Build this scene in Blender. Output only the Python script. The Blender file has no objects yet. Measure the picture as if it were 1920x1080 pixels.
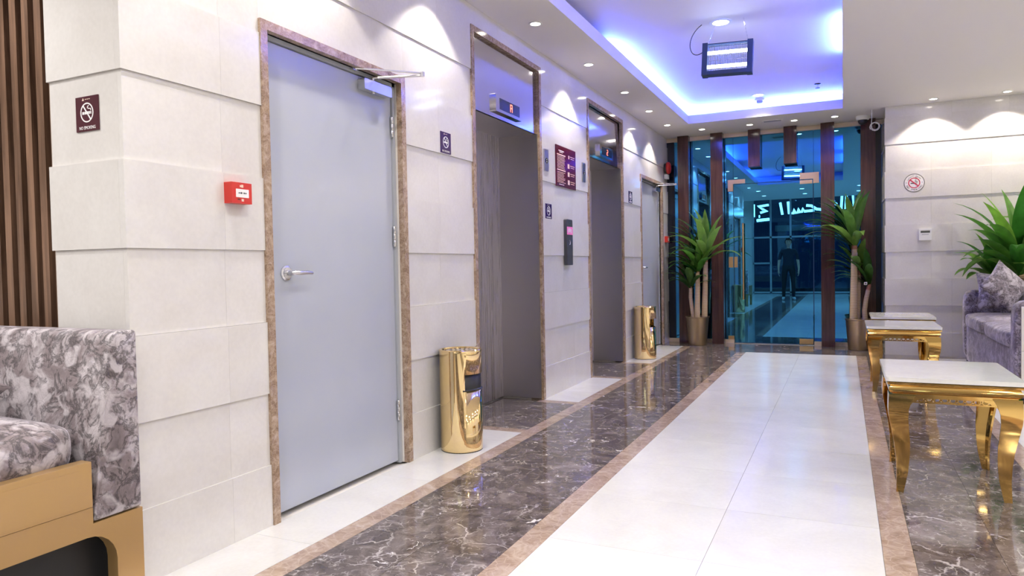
import bpy, bmesh, math, random
from mathutils import Vector, Matrix, Euler
PI = math.pi
rnd = random.Random(11)
SC = bpy.context.scene
COL = SC.collection

# ------------------------------------------------------------------ camera, world, exposure
F_PX = 1328.6
cam_d = bpy.data.cameras.new('camera')
cam_d.sensor_width = 36.0
cam_d.lens = F_PX * 36.0 / 1920.0
cam_d.clip_start = 0.02
cam = bpy.data.objects.new('camera', cam_d)
COL.objects.link(cam)
cR = Vector((0.90573127, 0.42345795, -0.01828176))
cU = Vector((0.00385748, 0.03489519, 0.99938353))
cF = Vector((-0.42383485, 0.90524344, -0.02997218))
M = Matrix.Identity(4)
for i in range(3):
    M[i][0], M[i][1], M[i][2] = cR[i], cU[i], -cF[i]
M[0][3], M[1][3], M[2][3] = 2.24846, 0.0, 1.1
cam.matrix_world = M
SC.camera = cam

w = bpy.data.worlds.new('night')
w.use_nodes = True
w.node_tree.nodes['Background'].inputs[0].default_value = (0.012, 0.022, 0.05, 1)
w.node_tree.nodes['Background'].inputs[1].default_value = 1.0
SC.world = w

SC.view_settings.view_transform = 'Standard'
SC.view_settings.look = 'None'
SC.view_settings.exposure = 0.66
SC.view_settings.gamma = 1.0
SC.view_settings.use_curve_mapping = False
SC.cycles.max_bounces = 7
SC.cycles.diffuse_bounces = 4
SC.cycles.glossy_bounces = 4
SC.cycles.caustics_reflective = False
SC.cycles.adaptive_threshold = 0.02

WALL_LAMP = 31.0        # watts of the downlights washing the stone walls
ROOM_LAMP = 42.0        # watts of the downlights over the open floor and of the added fill lamps
LED_EMIT = 290.0         # cove strip
WARM = (1.0, 0.92, 0.83)
NEUTRAL = (1.0, 0.97, 0.95)
LED_COL = (0.055, 0.105, 1.0)

# ------------------------------------------------------------------ dimensions (metres)
H = 2.856               # lower ceiling
HU = 3.06               # upper ceiling inside the cove
HE = 3.45               # ceiling of the entrance end
YG = 10.05              # glass wall
YR = 9.278              # stone wall beside the glass
XR = 2.69               # its edge
YP = 1.662              # front face of the stone pier
XP = -0.39              # its far edge
P = 0.3083
ZC = 1.1893
XE = 6.2                # side wall of the lounge, out of frame
YN = -5.85              # entrance end of the lobby
XW = -3.0

# ------------------------------------------------------------------ materials
MATS = {}
def new_mat(name):
    m = bpy.data.materials.new(name)
    m.use_nodes = True
    nt = m.node_tree
    b = nt.nodes['Principled BSDF']
    MATS[name] = m
    return m, nt, b
def N(nt, t, **kw):
    n = nt.nodes.new(t)
    for k, v in kw.items():
        if k.startswith('i_'):
            n.inputs[k[2:].replace('_', ' ')].default_value = v
        else:
            setattr(n, k, v)
    return n
def ramp(nt, stops, interp='LINEAR'):
    r = nt.nodes.new('ShaderNodeValToRGB')
    cr = r.color_ramp
    cr.interpolation = interp
    while len(cr.elements) < len(stops):
        cr.elements.new(0.5)
    for e, (p, c) in zip(cr.elements, stops):
        e.position = p
        e.color = (c[0], c[1], c[2], 1) if not isinstance(c, (int, float)) else (c, c, c, 1)
    return r
def simple(name, col, rough=0.5, metal=0.0, spec=None, emit=None, es=0.0, sheen=0.0, coat=0.0, trans=0.0):
    m, nt, b = new_mat(name)
    b.inputs['Base Color'].default_value = (*col, 1)
    b.inputs['Roughness'].default_value = rough
    b.inputs['Metallic'].default_value = metal
    if spec is not None: b.inputs['Specular IOR Level'].default_value = spec
    if emit:
        b.inputs['Emission Color'].default_value = (*emit, 1)
        b.inputs['Emission Strength'].default_value = es
    if sheen: b.inputs['Sheen Weight'].default_value = sheen
    if coat: b.inputs['Coat Weight'].default_value = coat
    if trans: b.inputs['Transmission Weight'].default_value = trans
    return m
def tile_coord(nt, scale=1.0):
    """object coordinates shifted by the object's own random number, so that alike pieces differ"""
    tc = N(nt, 'ShaderNodeTexCoord')
    oi = N(nt, 'ShaderNodeObjectInfo')
    mul = N(nt, 'ShaderNodeMath', operation='MULTIPLY'); mul.inputs[1].default_value = 57.0
    nt.links.new(oi.outputs['Random'], mul.inputs[0])
    add = N(nt, 'ShaderNodeVectorMath', operation='ADD')
    nt.links.new(tc.outputs['Object'], add.inputs[0])
    nt.links.new(mul.outputs[0], add.inputs[1])
    return add.outputs[0], oi.outputs['Random']
def mixc(nt, fac, a, b, mode='MIX'):
    mx = N(nt, 'ShaderNodeMix', data_type='RGBA', blend_type=mode)
    for s, v in ((0, fac), (6, a), (7, b)):
        if hasattr(v, 'is_output') or isinstance(v, bpy.types.NodeSocket):
            nt.links.new(v, mx.inputs[s])
        elif isinstance(v, (int, float)):
            mx.inputs[s].default_value = v
        else:
            mx.inputs[s].default_value = (*v, 1)
    return mx.outputs[2]

def marble_cream(name, c1, c2, c3, rough):
    m, nt, b = new_mat(name)
    v, r = tile_coord(nt)
    n1 = N(nt, 'ShaderNodeTexNoise', i_Scale=3.2, i_Detail=6.0, i_Roughness=0.62, i_Distortion=0.6)
    nt.links.new(v, n1.inputs['Vector'])
    r1 = ramp(nt, [(0.30, c2), (0.55, c1), (0.75, c3)])
    nt.links.new(n1.outputs['Fac'], r1.inputs[0])
    n2 = N(nt, 'ShaderNodeTexNoise', i_Scale=60.0, i_Detail=3.0)
    nt.links.new(v, n2.inputs['Vector'])
    r2 = ramp(nt, [(0.35, 0.965), (0.65, 1.0)])
    nt.links.new(n2.outputs['Fac'], r2.inputs[0])
    c = mixc(nt, 1.0, r1.outputs[0], r2.outputs[0], 'MULTIPLY')
    rr = ramp(nt, [(0.0, 0.955), (1.0, 1.0)])
    nt.links.new(r, rr.inputs[0])
    c = mixc(nt, 1.0, c, rr.outputs[0], 'MULTIPLY')
    nt.links.new(c, b.inputs['Base Color'])
    b.inputs['Roughness'].default_value = rough
    return m
marble_cream('wall_stone', (0.715, 0.69, 0.665), (0.68, 0.65, 0.62), (0.745, 0.725, 0.705), 0.11)
marble_cream('floor_white', (0.70, 0.69, 0.665), (0.655, 0.64, 0.615), (0.735, 0.725, 0.705), 0.15)
marble_cream('table_marble', (0.76, 0.745, 0.72), (0.71, 0.69, 0.665), (0.80, 0.79, 0.77), 0.06)

def marble_dark(name):
    m, nt, b = new_mat(name)
    v, r = tile_coord(nt)
    warp = N(nt, 'ShaderNodeTexNoise', i_Scale=3.0, i_Detail=5.0, i_Roughness=0.6)
    nt.links.new(v, warp.inputs['Vector'])
    sc = N(nt, 'ShaderNodeVectorMath', operation='MULTIPLY_ADD')
    sc.inputs[1].default_value = (0.35, 0.35, 0.35)
    nt.links.new(warp.outputs['Color'], sc.inputs[0]); nt.links.new(v, sc.inputs[2])
    base = N(nt, 'ShaderNodeTexNoise', i_Scale=7.0, i_Detail=8.0, i_Roughness=0.7, i_Distortion=0.8)
    nt.links.new(sc.outputs[0], base.inputs['Vector'])
    rb = ramp(nt, [(0.28, (0.038, 0.029, 0.026)), (0.48, (0.105, 0.083, 0.077)), (0.64, (0.20, 0.165, 0.15)), (0.82, (0.33, 0.28, 0.255))])
    nt.links.new(base.outputs['Fac'], rb.inputs[0])
    col = rb.outputs[0]
    for scale, lo, hi, amt in ((3.6, 0.006, 0.022, 0.55), (8.5, 0.008, 0.028, 0.40), (17.0, 0.01, 0.04, 0.25)):
        vo = N(nt, 'ShaderNodeTexVoronoi', feature='DISTANCE_TO_EDGE', i_Scale=scale)
        nt.links.new(sc.outputs[0], vo.inputs['Vector'])
        rv = ramp(nt, [(lo, 1.0), (hi, 0.0)])
        nt.links.new(vo.outputs['Distance'], rv.inputs[0])
        brk = N(nt, 'ShaderNodeTexNoise', i_Scale=scale * 1.3, i_Detail=2.0)
        nt.links.new(v, brk.inputs['Vector'])
        rk = ramp(nt, [(0.47, 0.0), (0.62, 1.0)])
        nt.links.new(brk.outputs['Fac'], rk.inputs[0])
        mu = N(nt, 'ShaderNodeMath', operation='MULTIPLY')
        nt.links.new(rv.outputs[0], mu.inputs[0]); nt.links.new(rk.outputs[0], mu.inputs[1])
        mu2 = N(nt, 'ShaderNodeMath', operation='MULTIPLY'); mu2.inputs[1].default_value = amt
        nt.links.new(mu.outputs[0], mu2.inputs[0])
        col = mixc(nt, mu2.outputs[0], col, (0.68, 0.62, 0.58))
    st = N(nt, 'ShaderNodeTexNoise', i_Scale=9.0, i_Detail=4.0, i_Roughness=0.55, i_Distortion=1.6)
    nt.links.new(sc.outputs[0], st.inputs['Vector'])
    rs = ramp(nt, [(0.665, 0.0), (0.70, 0.8)])
    nt.links.new(st.outputs['Fac'], rs.inputs[0])
    col = mixc(nt, rs.outputs[0], col, (0.80, 0.76, 0.74))
    nt.links.new(col, b.inputs['Base Color'])
    b.inputs['Roughness'].default_value = 0.07
    return m
marble_dark('floor_dark')

def marble_brown(name, dark, mid, light, rough=0.12, scale=9.0):
    m, nt, b = new_mat(name)
    v, r = tile_coord(nt)
    n1 = N(nt, 'ShaderNodeTexNoise', i_Scale=scale, i_Detail=9.0, i_Roughness=0.72, i_Distortion=1.2)
    nt.links.new(v, n1.inputs['Vector'])
    r1 = ramp(nt, [(0.30, dark), (0.50, mid), (0.70, light)])
    nt.links.new(n1.outputs['Fac'], r1.inputs[0])
    vo = N(nt, 'ShaderNodeTexVoronoi', feature='DISTANCE_TO_EDGE', i_Scale=scale * 2.6)
    nt.links.new(v, vo.inputs['Vector'])
    rv = ramp(nt, [(0.0, 0.35), (0.06, 0.0)])
    nt.links.new(vo.outputs['Distance'], rv.inputs[0])
    c = mixc(nt, rv.outputs[0], r1.outputs[0], (0.62, 0.50, 0.40))
    nt.links.new(c, b.inputs['Base Color'])
    b.inputs['Roughness'].default_value = rough
    return m
marble_brown('frame_stone', (0.15, 0.09, 0.055), (0.34, 0.235, 0.16), (0.56, 0.44, 0.34), 0.14, 20.0)
marble_brown('floor_beige', (0.24, 0.16, 0.115), (0.37, 0.27, 0.205), (0.52, 0.42, 0.34), 0.08, 8.0)

def wood(name, dark, light, rough, scale=(30.0, 30.0, 1.6)):
    m, nt, b = new_mat(name)
    v, r = tile_coord(nt)
    mp = N(nt, 'ShaderNodeMapping'); mp.inputs['Scale'].default_value = scale
    nt.links.new(v, mp.inputs['Vector'])
    n1 = N(nt, 'ShaderNodeTexNoise', i_Scale=1.0, i_Detail=7.0, i_Roughness=0.65, i_Distortion=0.4)
    nt.links.new(mp.outputs[0], n1.inputs['Vector'])
    r1 = ramp(nt, [(0.32, dark), (0.68, light)])
    nt.links.new(n1.outputs['Fac'], r1.inputs[0])
    nt.links.new(r1.outputs[0], b.inputs['Base Color'])
    bp = N(nt, 'ShaderNodeBump', i_Strength=0.15, i_Distance=0.003)
    nt.links.new(n1.outputs['Fac'], bp.inputs['Height']); nt.links.new(bp.outputs[0], b.inputs['Normal'])
    b.inputs['Roughness'].default_value = rough
    return m
wood('post_wood', (0.026, 0.010, 0.009), (0.085, 0.034, 0.026), 0.14)
wood('slat_wood', (0.075, 0.038, 0.021), (0.30, 0.17, 0.105), 0.42)

def steel(name, col, rough, vert=True, aniso_scale=(4.0, 4.0, 260.0), amt=0.12):
    m, nt, b = new_mat(name)
    tc = N(nt, 'ShaderNodeTexCoord')
    mp = N(nt, 'ShaderNodeMapping'); mp.inputs['Scale'].default_value = aniso_scale
    nt.links.new(tc.outputs['Object'], mp.inputs['Vector'])
    n1 = N(nt, 'ShaderNodeTexNoise', i_Scale=1.0, i_Detail=4.0)
    nt.links.new(mp.outputs[0], n1.inputs['Vector'])
    r1 = ramp(nt, [(0.3, rough - amt * 0.5), (0.7, rough + amt)])
    nt.links.new(n1.outputs['Fac'], r1.inputs[0])
    nt.links.new(r1.outputs[0], b.inputs['Roughness'])
    b.inputs['Base Color'].default_value = (*col, 1)
    b.inputs['Metallic'].default_value = 1.0
    return m
steel('steel_brushed', (0.56, 0.545, 0.545), 0.30, aniso_scale=(2.0, 2.0, 120.0), amt=0.05)
steel('steel_header', (0.70, 0.68, 0.72), 0.10, amt=0.03)
steel('steel_door', (0.62, 0.58, 0.63), 0.28, aniso_scale=(90.0, 90.0, 1.5), amt=0.22)

def fabric(name, dark, mid, light, scale, bump):
    m, nt, b = new_mat(name)
    tc = N(nt, 'ShaderNodeTexCoord')
    wn = N(nt, 'ShaderNodeTexNoise', i_Scale=scale * 0.6, i_Detail=4.0)
    nt.links.new(tc.outputs['Object'], wn.inputs['Vector'])
    ma = N(nt, 'ShaderNodeVectorMath', operation='MULTIPLY_ADD'); ma.inputs[1].default_value = (0.07, 0.07, 0.07)
    nt.links.new(wn.outputs['Color'], ma.inputs[0]); nt.links.new(tc.outputs['Object'], ma.inputs[2])
    n1 = N(nt, 'ShaderNodeTexNoise', i_Scale=scale, i_Detail=10.0, i_Roughness=0.68, i_Distortion=0.5)
    nt.links.new(ma.outputs[0], n1.inputs['Vector'])
    r1 = ramp(nt, [(0.28, tuple(0.5 * (a + c_) for a, c_ in zip(dark, mid))), (0.45, mid), (0.60, light), (0.75, mid)])
    nt.links.new(n1.outputs['Fac'], r1.inputs[0])
    n2 = N(nt, 'ShaderNodeTexNoise', i_Scale=scale * 2.4, i_Detail=8.0, i_Roughness=0.66, i_Distortion=0.5)
    nt.links.new(ma.outputs[0], n2.inputs['Vector'])
    r2 = ramp(nt, [(0.30, 0.55), (0.43, 1.0), (0.495, 0.12), (0.55, 1.0), (0.75, 0.7)])
    nt.links.new(n2.outputs['Fac'], r2.inputs[0])
    c = mixc(nt, 0.85, r1.outputs[0], r2.outputs[0], 'MULTIPLY')
    n3 = N(nt, 'ShaderNodeTexNoise', i_Scale=scale * 1.9, i_Detail=3.0, i_Distortion=0.6)
    nt.links.new(ma.outputs[0], n3.inputs['Vector'])
    r3 = ramp(nt, [(0.56, 0.0), (0.64, 0.75)])
    nt.links.new(n3.outputs['Fac'], r3.inputs[0])
    c = mixc(nt, r3.outputs[0], c, light)
    vo = N(nt, 'ShaderNodeTexVoronoi', feature='DISTANCE_TO_EDGE', i_Scale=scale * 1.7)
    nt.links.new(ma.outputs[0], vo.inputs['Vector'])
    rv = ramp(nt, [(0.0, 0.25), (0.02, 0.0)])
    nt.links.new(vo.outputs['Distance'], rv.inputs[0])
    c = mixc(nt, rv.outputs[0], c, dark)
    nt.links.new(c, b.inputs['Base Color'])
    bp = N(nt, 'ShaderNodeBump', i_Strength=bump, i_Distance=0.01)
    nt.links.new(n2.outputs['Fac'], bp.inputs['Height']); nt.links.new(bp.outputs[0], b.inputs['Normal'])
    b.inputs['Roughness'].default_value = 0.55
    b.inputs['Sheen Weight'].default_value = 0.5
    b.inputs['Sheen Roughness'].default_value = 0.35
    b.inputs['Sheen Tint'].default_value = (0.85, 0.80, 0.95, 1)
    return m
fabric('sofa_velvet', (0.07, 0.05, 0.052), (0.24, 0.195, 0.20), (0.56, 0.51, 0.53), 6.0, 0.5)
fabric('lounge_velvet', (0.07, 0.05, 0.058), (0.22, 0.18, 0.205), (0.50, 0.45, 0.51), 7.0, 0.4)

simple('ceiling_paint', (0.78, 0.745, 0.735), 0.55)
simple('plaster', (0.72, 0.68, 0.63), 0.6)
m, nt, b = new_mat('door_paint')
v, r = tile_coord(nt)
n1 = N(nt, 'ShaderNodeTexNoise', i_Scale=1.4, i_Detail=3.0)
nt.links.new(v, n1.inputs['Vector'])
r1 = ramp(nt, [(0.35, (0.42, 0.45, 0.53)), (0.65, (0.46, 0.485, 0.555))])
nt.links.new(n1.outputs['Fac'], r1.inputs[0]); nt.links.new(r1.outputs[0], b.inputs['Base Color'])
b.inputs['Roughness'].default_value = 0.17
simple('door_frame_paint', (0.40, 0.42, 0.46), 0.3)
simple('gap_dark', (0.05, 0.05, 0.06), 0.6)
m, nt, b = new_mat('gold_mirror')
b.inputs['Base Color'].default_value = (0.80, 0.52, 0.17, 1); b.inputs['Metallic'].default_value = 1; b.inputs['Roughness'].default_value = 0.06
m, nt, b = new_mat('gold_can')
b.inputs['Base Color'].default_value = (0.92, 0.70, 0.36, 1); b.inputs['Metallic'].default_value = 1; b.inputs['Roughness'].default_value = 0.045
simple('gold_paint', (0.50, 0.315, 0.13), 0.30, 0.5)
simple('brass', (0.72, 0.47, 0.22), 0.28, 1.0)
simple('pot_bronze', (0.42, 0.31, 0.19), 0.34, 1.0)
simple('alu_silver', (0.72, 0.72, 0.74), 0.25, 1.0)
simple('chrome', (0.85, 0.85, 0.87), 0.12, 1.0)
simple('black_plastic', (0.018, 0.018, 0.020), 0.35)
simple('bin_black', (0.012, 0.012, 0.013), 0.45)
simple('white_plastic', (0.80, 0.80, 0.79), 0.35)
simple('red_plastic', (0.60, 0.035, 0.025), 0.28)
simple('dark_grey', (0.06, 0.062, 0.072), 0.38)
simple('print_white', (0.85, 0.83, 0.83), 0.5)
simple('print_red', (0.55, 0.02, 0.06), 0.45)
simple('print_black', (0.02, 0.02, 0.02), 0.5)
simple('print_pink', (0.95, 0.25, 0.55), 0.6)
simple('print_cream', (0.80, 0.62, 0.50), 0.5)
simple('sign_maroon', (0.075, 0.018, 0.028), 0.18)
simple('sign_blue_sheen', (0.05, 0.022, 0.11), 0.15)  # plaque colour with a blue reflection painted in
simple('poster_maroon', (0.105, 0.008, 0.028), 0.10)
simple('sticker_white', (0.80, 0.77, 0.77), 0.4)
simple('led_off', (0.35, 0.36, 0.40), 0.5)
simple('lcd', (0.10, 0.11, 0.10), 0.25)
simple('trim_champagne', (0.72, 0.58, 0.42), 0.3, 0.3)
simple('frame_navy', (0.004, 0.006, 0.018), 0.2)
simple('zapper_frame', (0.035, 0.06, 0.12), 0.35)
simple('hair', (0.010, 0.008, 0.007), 0.85, spec=0.1)
simple('skin', (0.46, 0.27, 0.19), 0.5)
simple('shirt', (0.008, 0.010, 0.022), 0.8)
simple('trousers', (0.006, 0.006, 0.009), 0.8)
simple('shoe', (0.55, 0.55, 0.55), 0.5)
simple('outside_ground', (0.04, 0.04, 0.045), 0.7)
simple('mullion', (0.55, 0.57, 0.58), 0.35, 0.4)
simple('bark', (0.50, 0.36, 0.22), 0.75)
simple('soil', (0.03, 0.022, 0.016), 0.9)
simple('bark_tip', (0.34, 0.14, 0.07), 0.75)
def emitter(name, col, s):
    m = bpy.data.materials.new(name); m.use_nodes = True
    nt = m.node_tree; nt.nodes.clear()
    o = nt.nodes.new('ShaderNodeOutputMaterial'); e = nt.nodes.new('ShaderNodeEmission')
    e.inputs[0].default_value = (*col, 1); e.inputs[1].default_value = s
    nt.links.new(e.outputs[0], o.inputs[0]); MATS[name] = m
    return m
emitter('lamp_glow', (1.0, 0.93, 0.84), 14.0)
emitter('led_strip', LED_COL, LED_EMIT)
emitter('uv_tube', (0.62, 0.72, 1.0), 16.0)
emitter('digit_red', (1.0, 0.16, 0.08), 3.2)
emitter('sign_glow', (1.0, 0.95, 0.92), 9.0)

# bark rings
m = MATS['bark']; nt = m.node_tree; b = nt.nodes['Principled BSDF']
tc = N(nt, 'ShaderNodeTexCoord'); wv = N(nt, 'ShaderNodeTexWave', bands_direction='Z', i_Scale=16.0, i_Distortion=2.0, i_Detail=2.0)
nt.links.new(tc.outputs['Object'], wv.inputs['Vector'])
rb = ramp(nt, [(0.0, (0.36, 0.24, 0.13)), (0.4, (0.56, 0.41, 0.25)), (1.0, (0.60, 0.46, 0.30))])
nt.links.new(wv.outputs['Fac'], rb.inputs[0]); nt.links.new(rb.outputs[0], b.inputs['Base Color'])
# leaves
def leaf_mat(name, a, c):
    m, nt, b = new_mat(name)
    oi = N(nt, 'ShaderNodeObjectInfo')
    r1 = ramp(nt, [(0.0, a), (1.0, c)])
    nt.links.new(oi.outputs['Random'], r1.inputs[0])
    tc = N(nt, 'ShaderNodeTexCoord')
    wv = N(nt, 'ShaderNodeTexNoise', i_Scale=14.0, i_Detail=2.0)
    nt.links.new(tc.outputs['Object'], wv.inputs['Vector'])
    rr = ramp(nt, [(0.3, 0.75), (0.7, 1.0)]); nt.links.new(wv.outputs['Fac'], rr.inputs[0])
    c2 = mixc(nt, 1.0, r1.outputs[0], rr.outputs[0], 'MULTIPLY')
    nt.links.new(c2, b.inputs['Base Color'])
    b.inputs['Roughness'].default_value = 0.30
    tr = nt.nodes.new('ShaderNodeBsdfTranslucent'); ms = nt.nodes.new('ShaderNodeMixShader'); ms.inputs[0].default_value = 0.35
    nt.links.new(c2, tr.inputs['Color'])
    nt.links.new(b.outputs[0], ms.inputs[1]); nt.links.new(tr.outputs[0], ms.inputs[2])
    nt.links.new(ms.outputs[0], nt.nodes['Material Output'].inputs[0])
    return m
leaf_mat('leaf_green', (0.06, 0.22, 0.04), (0.31, 0.52, 0.13))
leaf_mat('leaf_bright', (0.05, 0.25, 0.032), (0.32, 0.60, 0.10))

# coated blue glass: mostly a tinted mirror at night, a little see-through
m = bpy.data.materials.new('glass_blue'); m.use_nodes = True
nt = m.node_tree; nt.nodes.clear()
o_ = nt.nodes.new('ShaderNodeOutputMaterial'); g_ = nt.nodes.new('ShaderNodeBsdfGlossy'); t_ = nt.nodes.new('ShaderNodeBsdfTransparent')
mx = nt.nodes.new('ShaderNodeMixShader')
g_.inputs['Color'].default_value = (0.072, 0.35, 0.68, 1); g_.inputs['Roughness'].default_value = 0.0
t_.inputs['Color'].default_value = (0.20, 0.45, 0.60, 1)
mx.inputs[0].default_value = 0.88
nt.links.new(t_.outputs[0], mx.inputs[1]); nt.links.new(g_.outputs[0], mx.inputs[2]); nt.links.new(mx.outputs[0], o_.inputs[0])
MATS['glass_blue'] = m
m = bpy.data.materials.new('glass_night'); m.use_nodes = True
nt = m.node_tree; nt.nodes.clear()
o_ = nt.nodes.new('ShaderNodeOutputMaterial'); g_ = nt.nodes.new('ShaderNodeBsdfGlossy'); t_ = nt.nodes.new('ShaderNodeBsdfTransparent')
mx = nt.nodes.new('ShaderNodeMixShader')
g_.inputs['Color'].default_value = (0.8, 0.85, 0.9, 1); g_.inputs['Roughness'].default_value = 0.02
t_.inputs['Color'].default_value = (0.70, 0.78, 0.80, 1)
mx.inputs[0].default_value = 0.10
nt.links.new(t_.outputs[0], mx.inputs[1]); nt.links.new(g_.outputs[0], mx.inputs[2]); nt.links.new(mx.outputs[0], o_.inputs[0])
MATS['glass_night'] = m

# ------------------------------------------------------------------ mesh helpers
def mesh_obj(name, bm, mat, parent=None, smooth=False, loc=None):
    me = bpy.data.meshes.new(name)
    bmesh.ops.recalc_face_normals(bm, faces=bm.faces)
    bm.to_mesh(me); bm.free()
    o = bpy.data.objects.new(name, me)
    if mat:
        me.materials.append(MATS[mat])
    COL.objects.link(o)
    if smooth:
        me.polygons.foreach_set('use_smooth', [True] * len(me.polygons))
        try: me.set_sharp_from_angle(angle=math.radians(38))
        except Exception: pass
    if parent is not None: o.parent = parent
    if loc is not None: o.location = loc
    return o
def link_mesh(name, me, parent=None, loc=(0, 0, 0), rot=None):
    o = bpy.data.objects.new(name, me)
    COL.objects.link(o)
    o.parent = parent; o.location = loc
    if rot is not None: o.rotation_euler = rot
    return o
def tag(o, label=None, cat=None, group=None, kind=None):
    if label: o['label'] = label
    if cat: o['category'] = cat
    if group: o['group'] = group
    if kind: o['kind'] = kind
    return o
def empty(name, loc=(0, 0, 0), label=None, cat=None, group=None, kind=None, mat=None):
    o = bpy.data.objects.new(name, None)
    o.empty_display_size = 0.05
    COL.objects.link(o)
    if mat is not None: o.matrix_world = mat
    else: o.location = loc
    return tag(o, label, cat, group, kind)
def frame(org, u, v, n):
    m = Matrix.Identity(4)
    for i in range(3):
        m[i][0], m[i][1], m[i][2], m[i][3] = u[i], v[i], n[i], org[i]
    return m
def on_left(y, z, x=0.0):      # local x runs along +Y, local y up, local z out of the elevator wall
    return frame((x, y, z), (0, 1, 0), (0, 0, 1), (1, 0, 0))
def on_front(x, z, y):         # walls that face the camera: local x along +X, local z towards -Y
    return frame((x, y, z), (1, 0, 0), (0, 0, 1), (0, -1, 0))

def add_box(bm, x0, x1, y0, y1, z0, z1):
    vs = [bm.verts.new(p) for p in ((x0, y0, z0), (x1, y0, z0), (x1, y1, z0), (x0, y1, z0), (x0, y0, z1), (x1, y0, z1), (x1, y1, z1), (x0, y1, z1))]
    for f in ((0, 3, 2, 1), (4, 5, 6, 7), (0, 1, 5, 4), (1, 2, 6, 5), (2, 3, 7, 6), (3, 0, 4, 7)):
        bm.faces.new([vs[i] for i in f])
    return vs
def bevel_all(bm, w, seg=2, ang=30):
    es = [e for e in bm.edges if len(e.link_faces) == 2 and e.calc_face_angle(0) > math.radians(ang)]
    bmesh.ops.bevel(bm, geom=es, offset=w, segments=seg, affect='EDGES', profile=0.5, clamp_overlap=True)
def box(name, x0, x1, y0, y1, z0, z1, mat, parent=None, bev=0.0, seg=2, smooth=False):
    bm = bmesh.new(); add_box(bm, x0, x1, y0, y1, z0, z1)
    if bev: bevel_all(bm, bev, seg)
    return mesh_obj(name, bm, mat, parent, smooth or bev > 0)
def boxes(name, lst, mat, parent=None, bev=0.0):
    bm = bmesh.new()
    for b_ in lst: add_box(bm, *b_)
    if bev: bevel_all(bm, bev, 1)
    return mesh_obj(name, bm, mat, parent)
def add_tube(bm, pts, r, seg=10, caps=True):
    pts = [Vector(p) for p in pts]
    rs = r if isinstance(r, (list, tuple)) else [r] * len(pts)
    rings = []; prev = None
    for i, p in enumerate(pts):
        t = (pts[min(i + 1, len(pts) - 1)] - pts[max(i - 1, 0)]).normalized()
        if prev is None:
            a = Vector((0, 0, 1)) if abs(t.z) < 0.9 else Vector((1, 0, 0))
            nx = t.cross(a).normalized()
        else:
            nx = (prev - t * prev.dot(t)).normalized()
        prev = nx; ny = t.cross(nx)
        rings.append([bm.verts.new(p + (nx * math.cos(2 * PI * k / seg) + ny * math.sin(2 * PI * k / seg)) * rs[i]) for k in range(seg)])
    for a, c in zip(rings, rings[1:]):
        for k in range(seg):
            bm.faces.new((a[k], a[(k + 1) % seg], c[(k + 1) % seg], c[k]))
    if caps:
        bm.faces.new(rings[0][::-1]); bm.faces.new(rings[-1])
def tube(name, pts, r, mat, parent=None, seg=10):
    bm = bmesh.new(); add_tube(bm, pts, r, seg)
    return mesh_obj(name, bm, mat, parent, True)
def add_lathe(bm, prof, seg=32, c=(0, 0, 0), axis='Z', cap=True):
    rings = []
    for r, z in prof:
        ring = []
        for k in range(seg):
            a = 2 * PI * k / seg
            x, y = r * math.cos(a), r * math.sin(a)
            if axis == 'Z': p = (c[0] + x, c[1] + y, c[2] + z)
            elif axis == 'X': p = (c[0] + z, c[1] + x, c[2] + y)
            else: p = (c[0] + x, c[1] + z, c[2] + y)
            ring.append(bm.verts.new(p))
        rings.append(ring)
    for a, d in zip(rings, rings[1:]):
        for k in range(seg):
            bm.faces.new((a[k], a[(k + 1) % seg], d[(k + 1) % seg], d[k]))
    if cap:
        bm.faces.new(rings[0][::-1]); bm.faces.new(rings[-1])
def lathe(name, prof, mat, parent=None, seg=32, c=(0, 0, 0), axis='Z', cap=True):
    bm = bmesh.new(); add_lathe(bm, prof, seg, c, axis, cap)
    return mesh_obj(name, bm, mat, parent, True)
def add_prism(bm, poly, d0, d1, plane='XY'):
    def at(p, d):
        if plane == 'XY': return (p[0], p[1], d)
        if plane == 'YZ': return (d, p[0], p[1])
        return (p[0], d, p[1])
    a = [bm.verts.new(at(p, d0)) for p in poly]; c = [bm.verts.new(at(p, d1)) for p in poly]
    n = len(poly)
    bm.faces.new(a[::-1]); bm.faces.new(c)
    for i in range(n):
        bm.faces.new((a[i], a[(i + 1) % n], c[(i + 1) % n], c[i]))
def prism(name, poly, d0, d1, mat, parent=None, plane='XY', bev=0.0, seg=2):
    bm = bmesh.new(); add_prism(bm, poly, d0, d1, plane)
    if bev: bevel_all(bm, bev, seg)
    return mesh_obj(name, bm, mat, parent, bev > 0)
def ring(name, r0, r1, d0, d1, mat, parent=None, seg=40, cx=0, cy=0):
    bm = bmesh.new()
    L = []
    for r, d in ((r0, d0), (r1, d0), (r1, d1), (r0, d1)):
        L.append([bm.verts.new((cx + r * math.cos(2 * PI * k / seg), cy + r * math.sin(2 * PI * k / seg), d)) for k in range(seg)])
    for i in range(4):
        a, c = L[i], L[(i + 1) % 4]
        for k in range(seg):
            bm.faces.new((a[k], a[(k + 1) % seg], c[(k + 1) % seg], c[k]))
    return mesh_obj(name, bm, mat, parent)
def disc(name, r, d0, d1, mat, parent=None, seg=40, cx=0, cy=0):
    bm = bmesh.new()
    add_prism(bm, [(cx + r * math.cos(2 * PI * k / seg), cy + r * math.sin(2 * PI * k / seg)) for k in range(seg)], d0, d1)
    return mesh_obj(name, bm, mat, parent)
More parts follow.
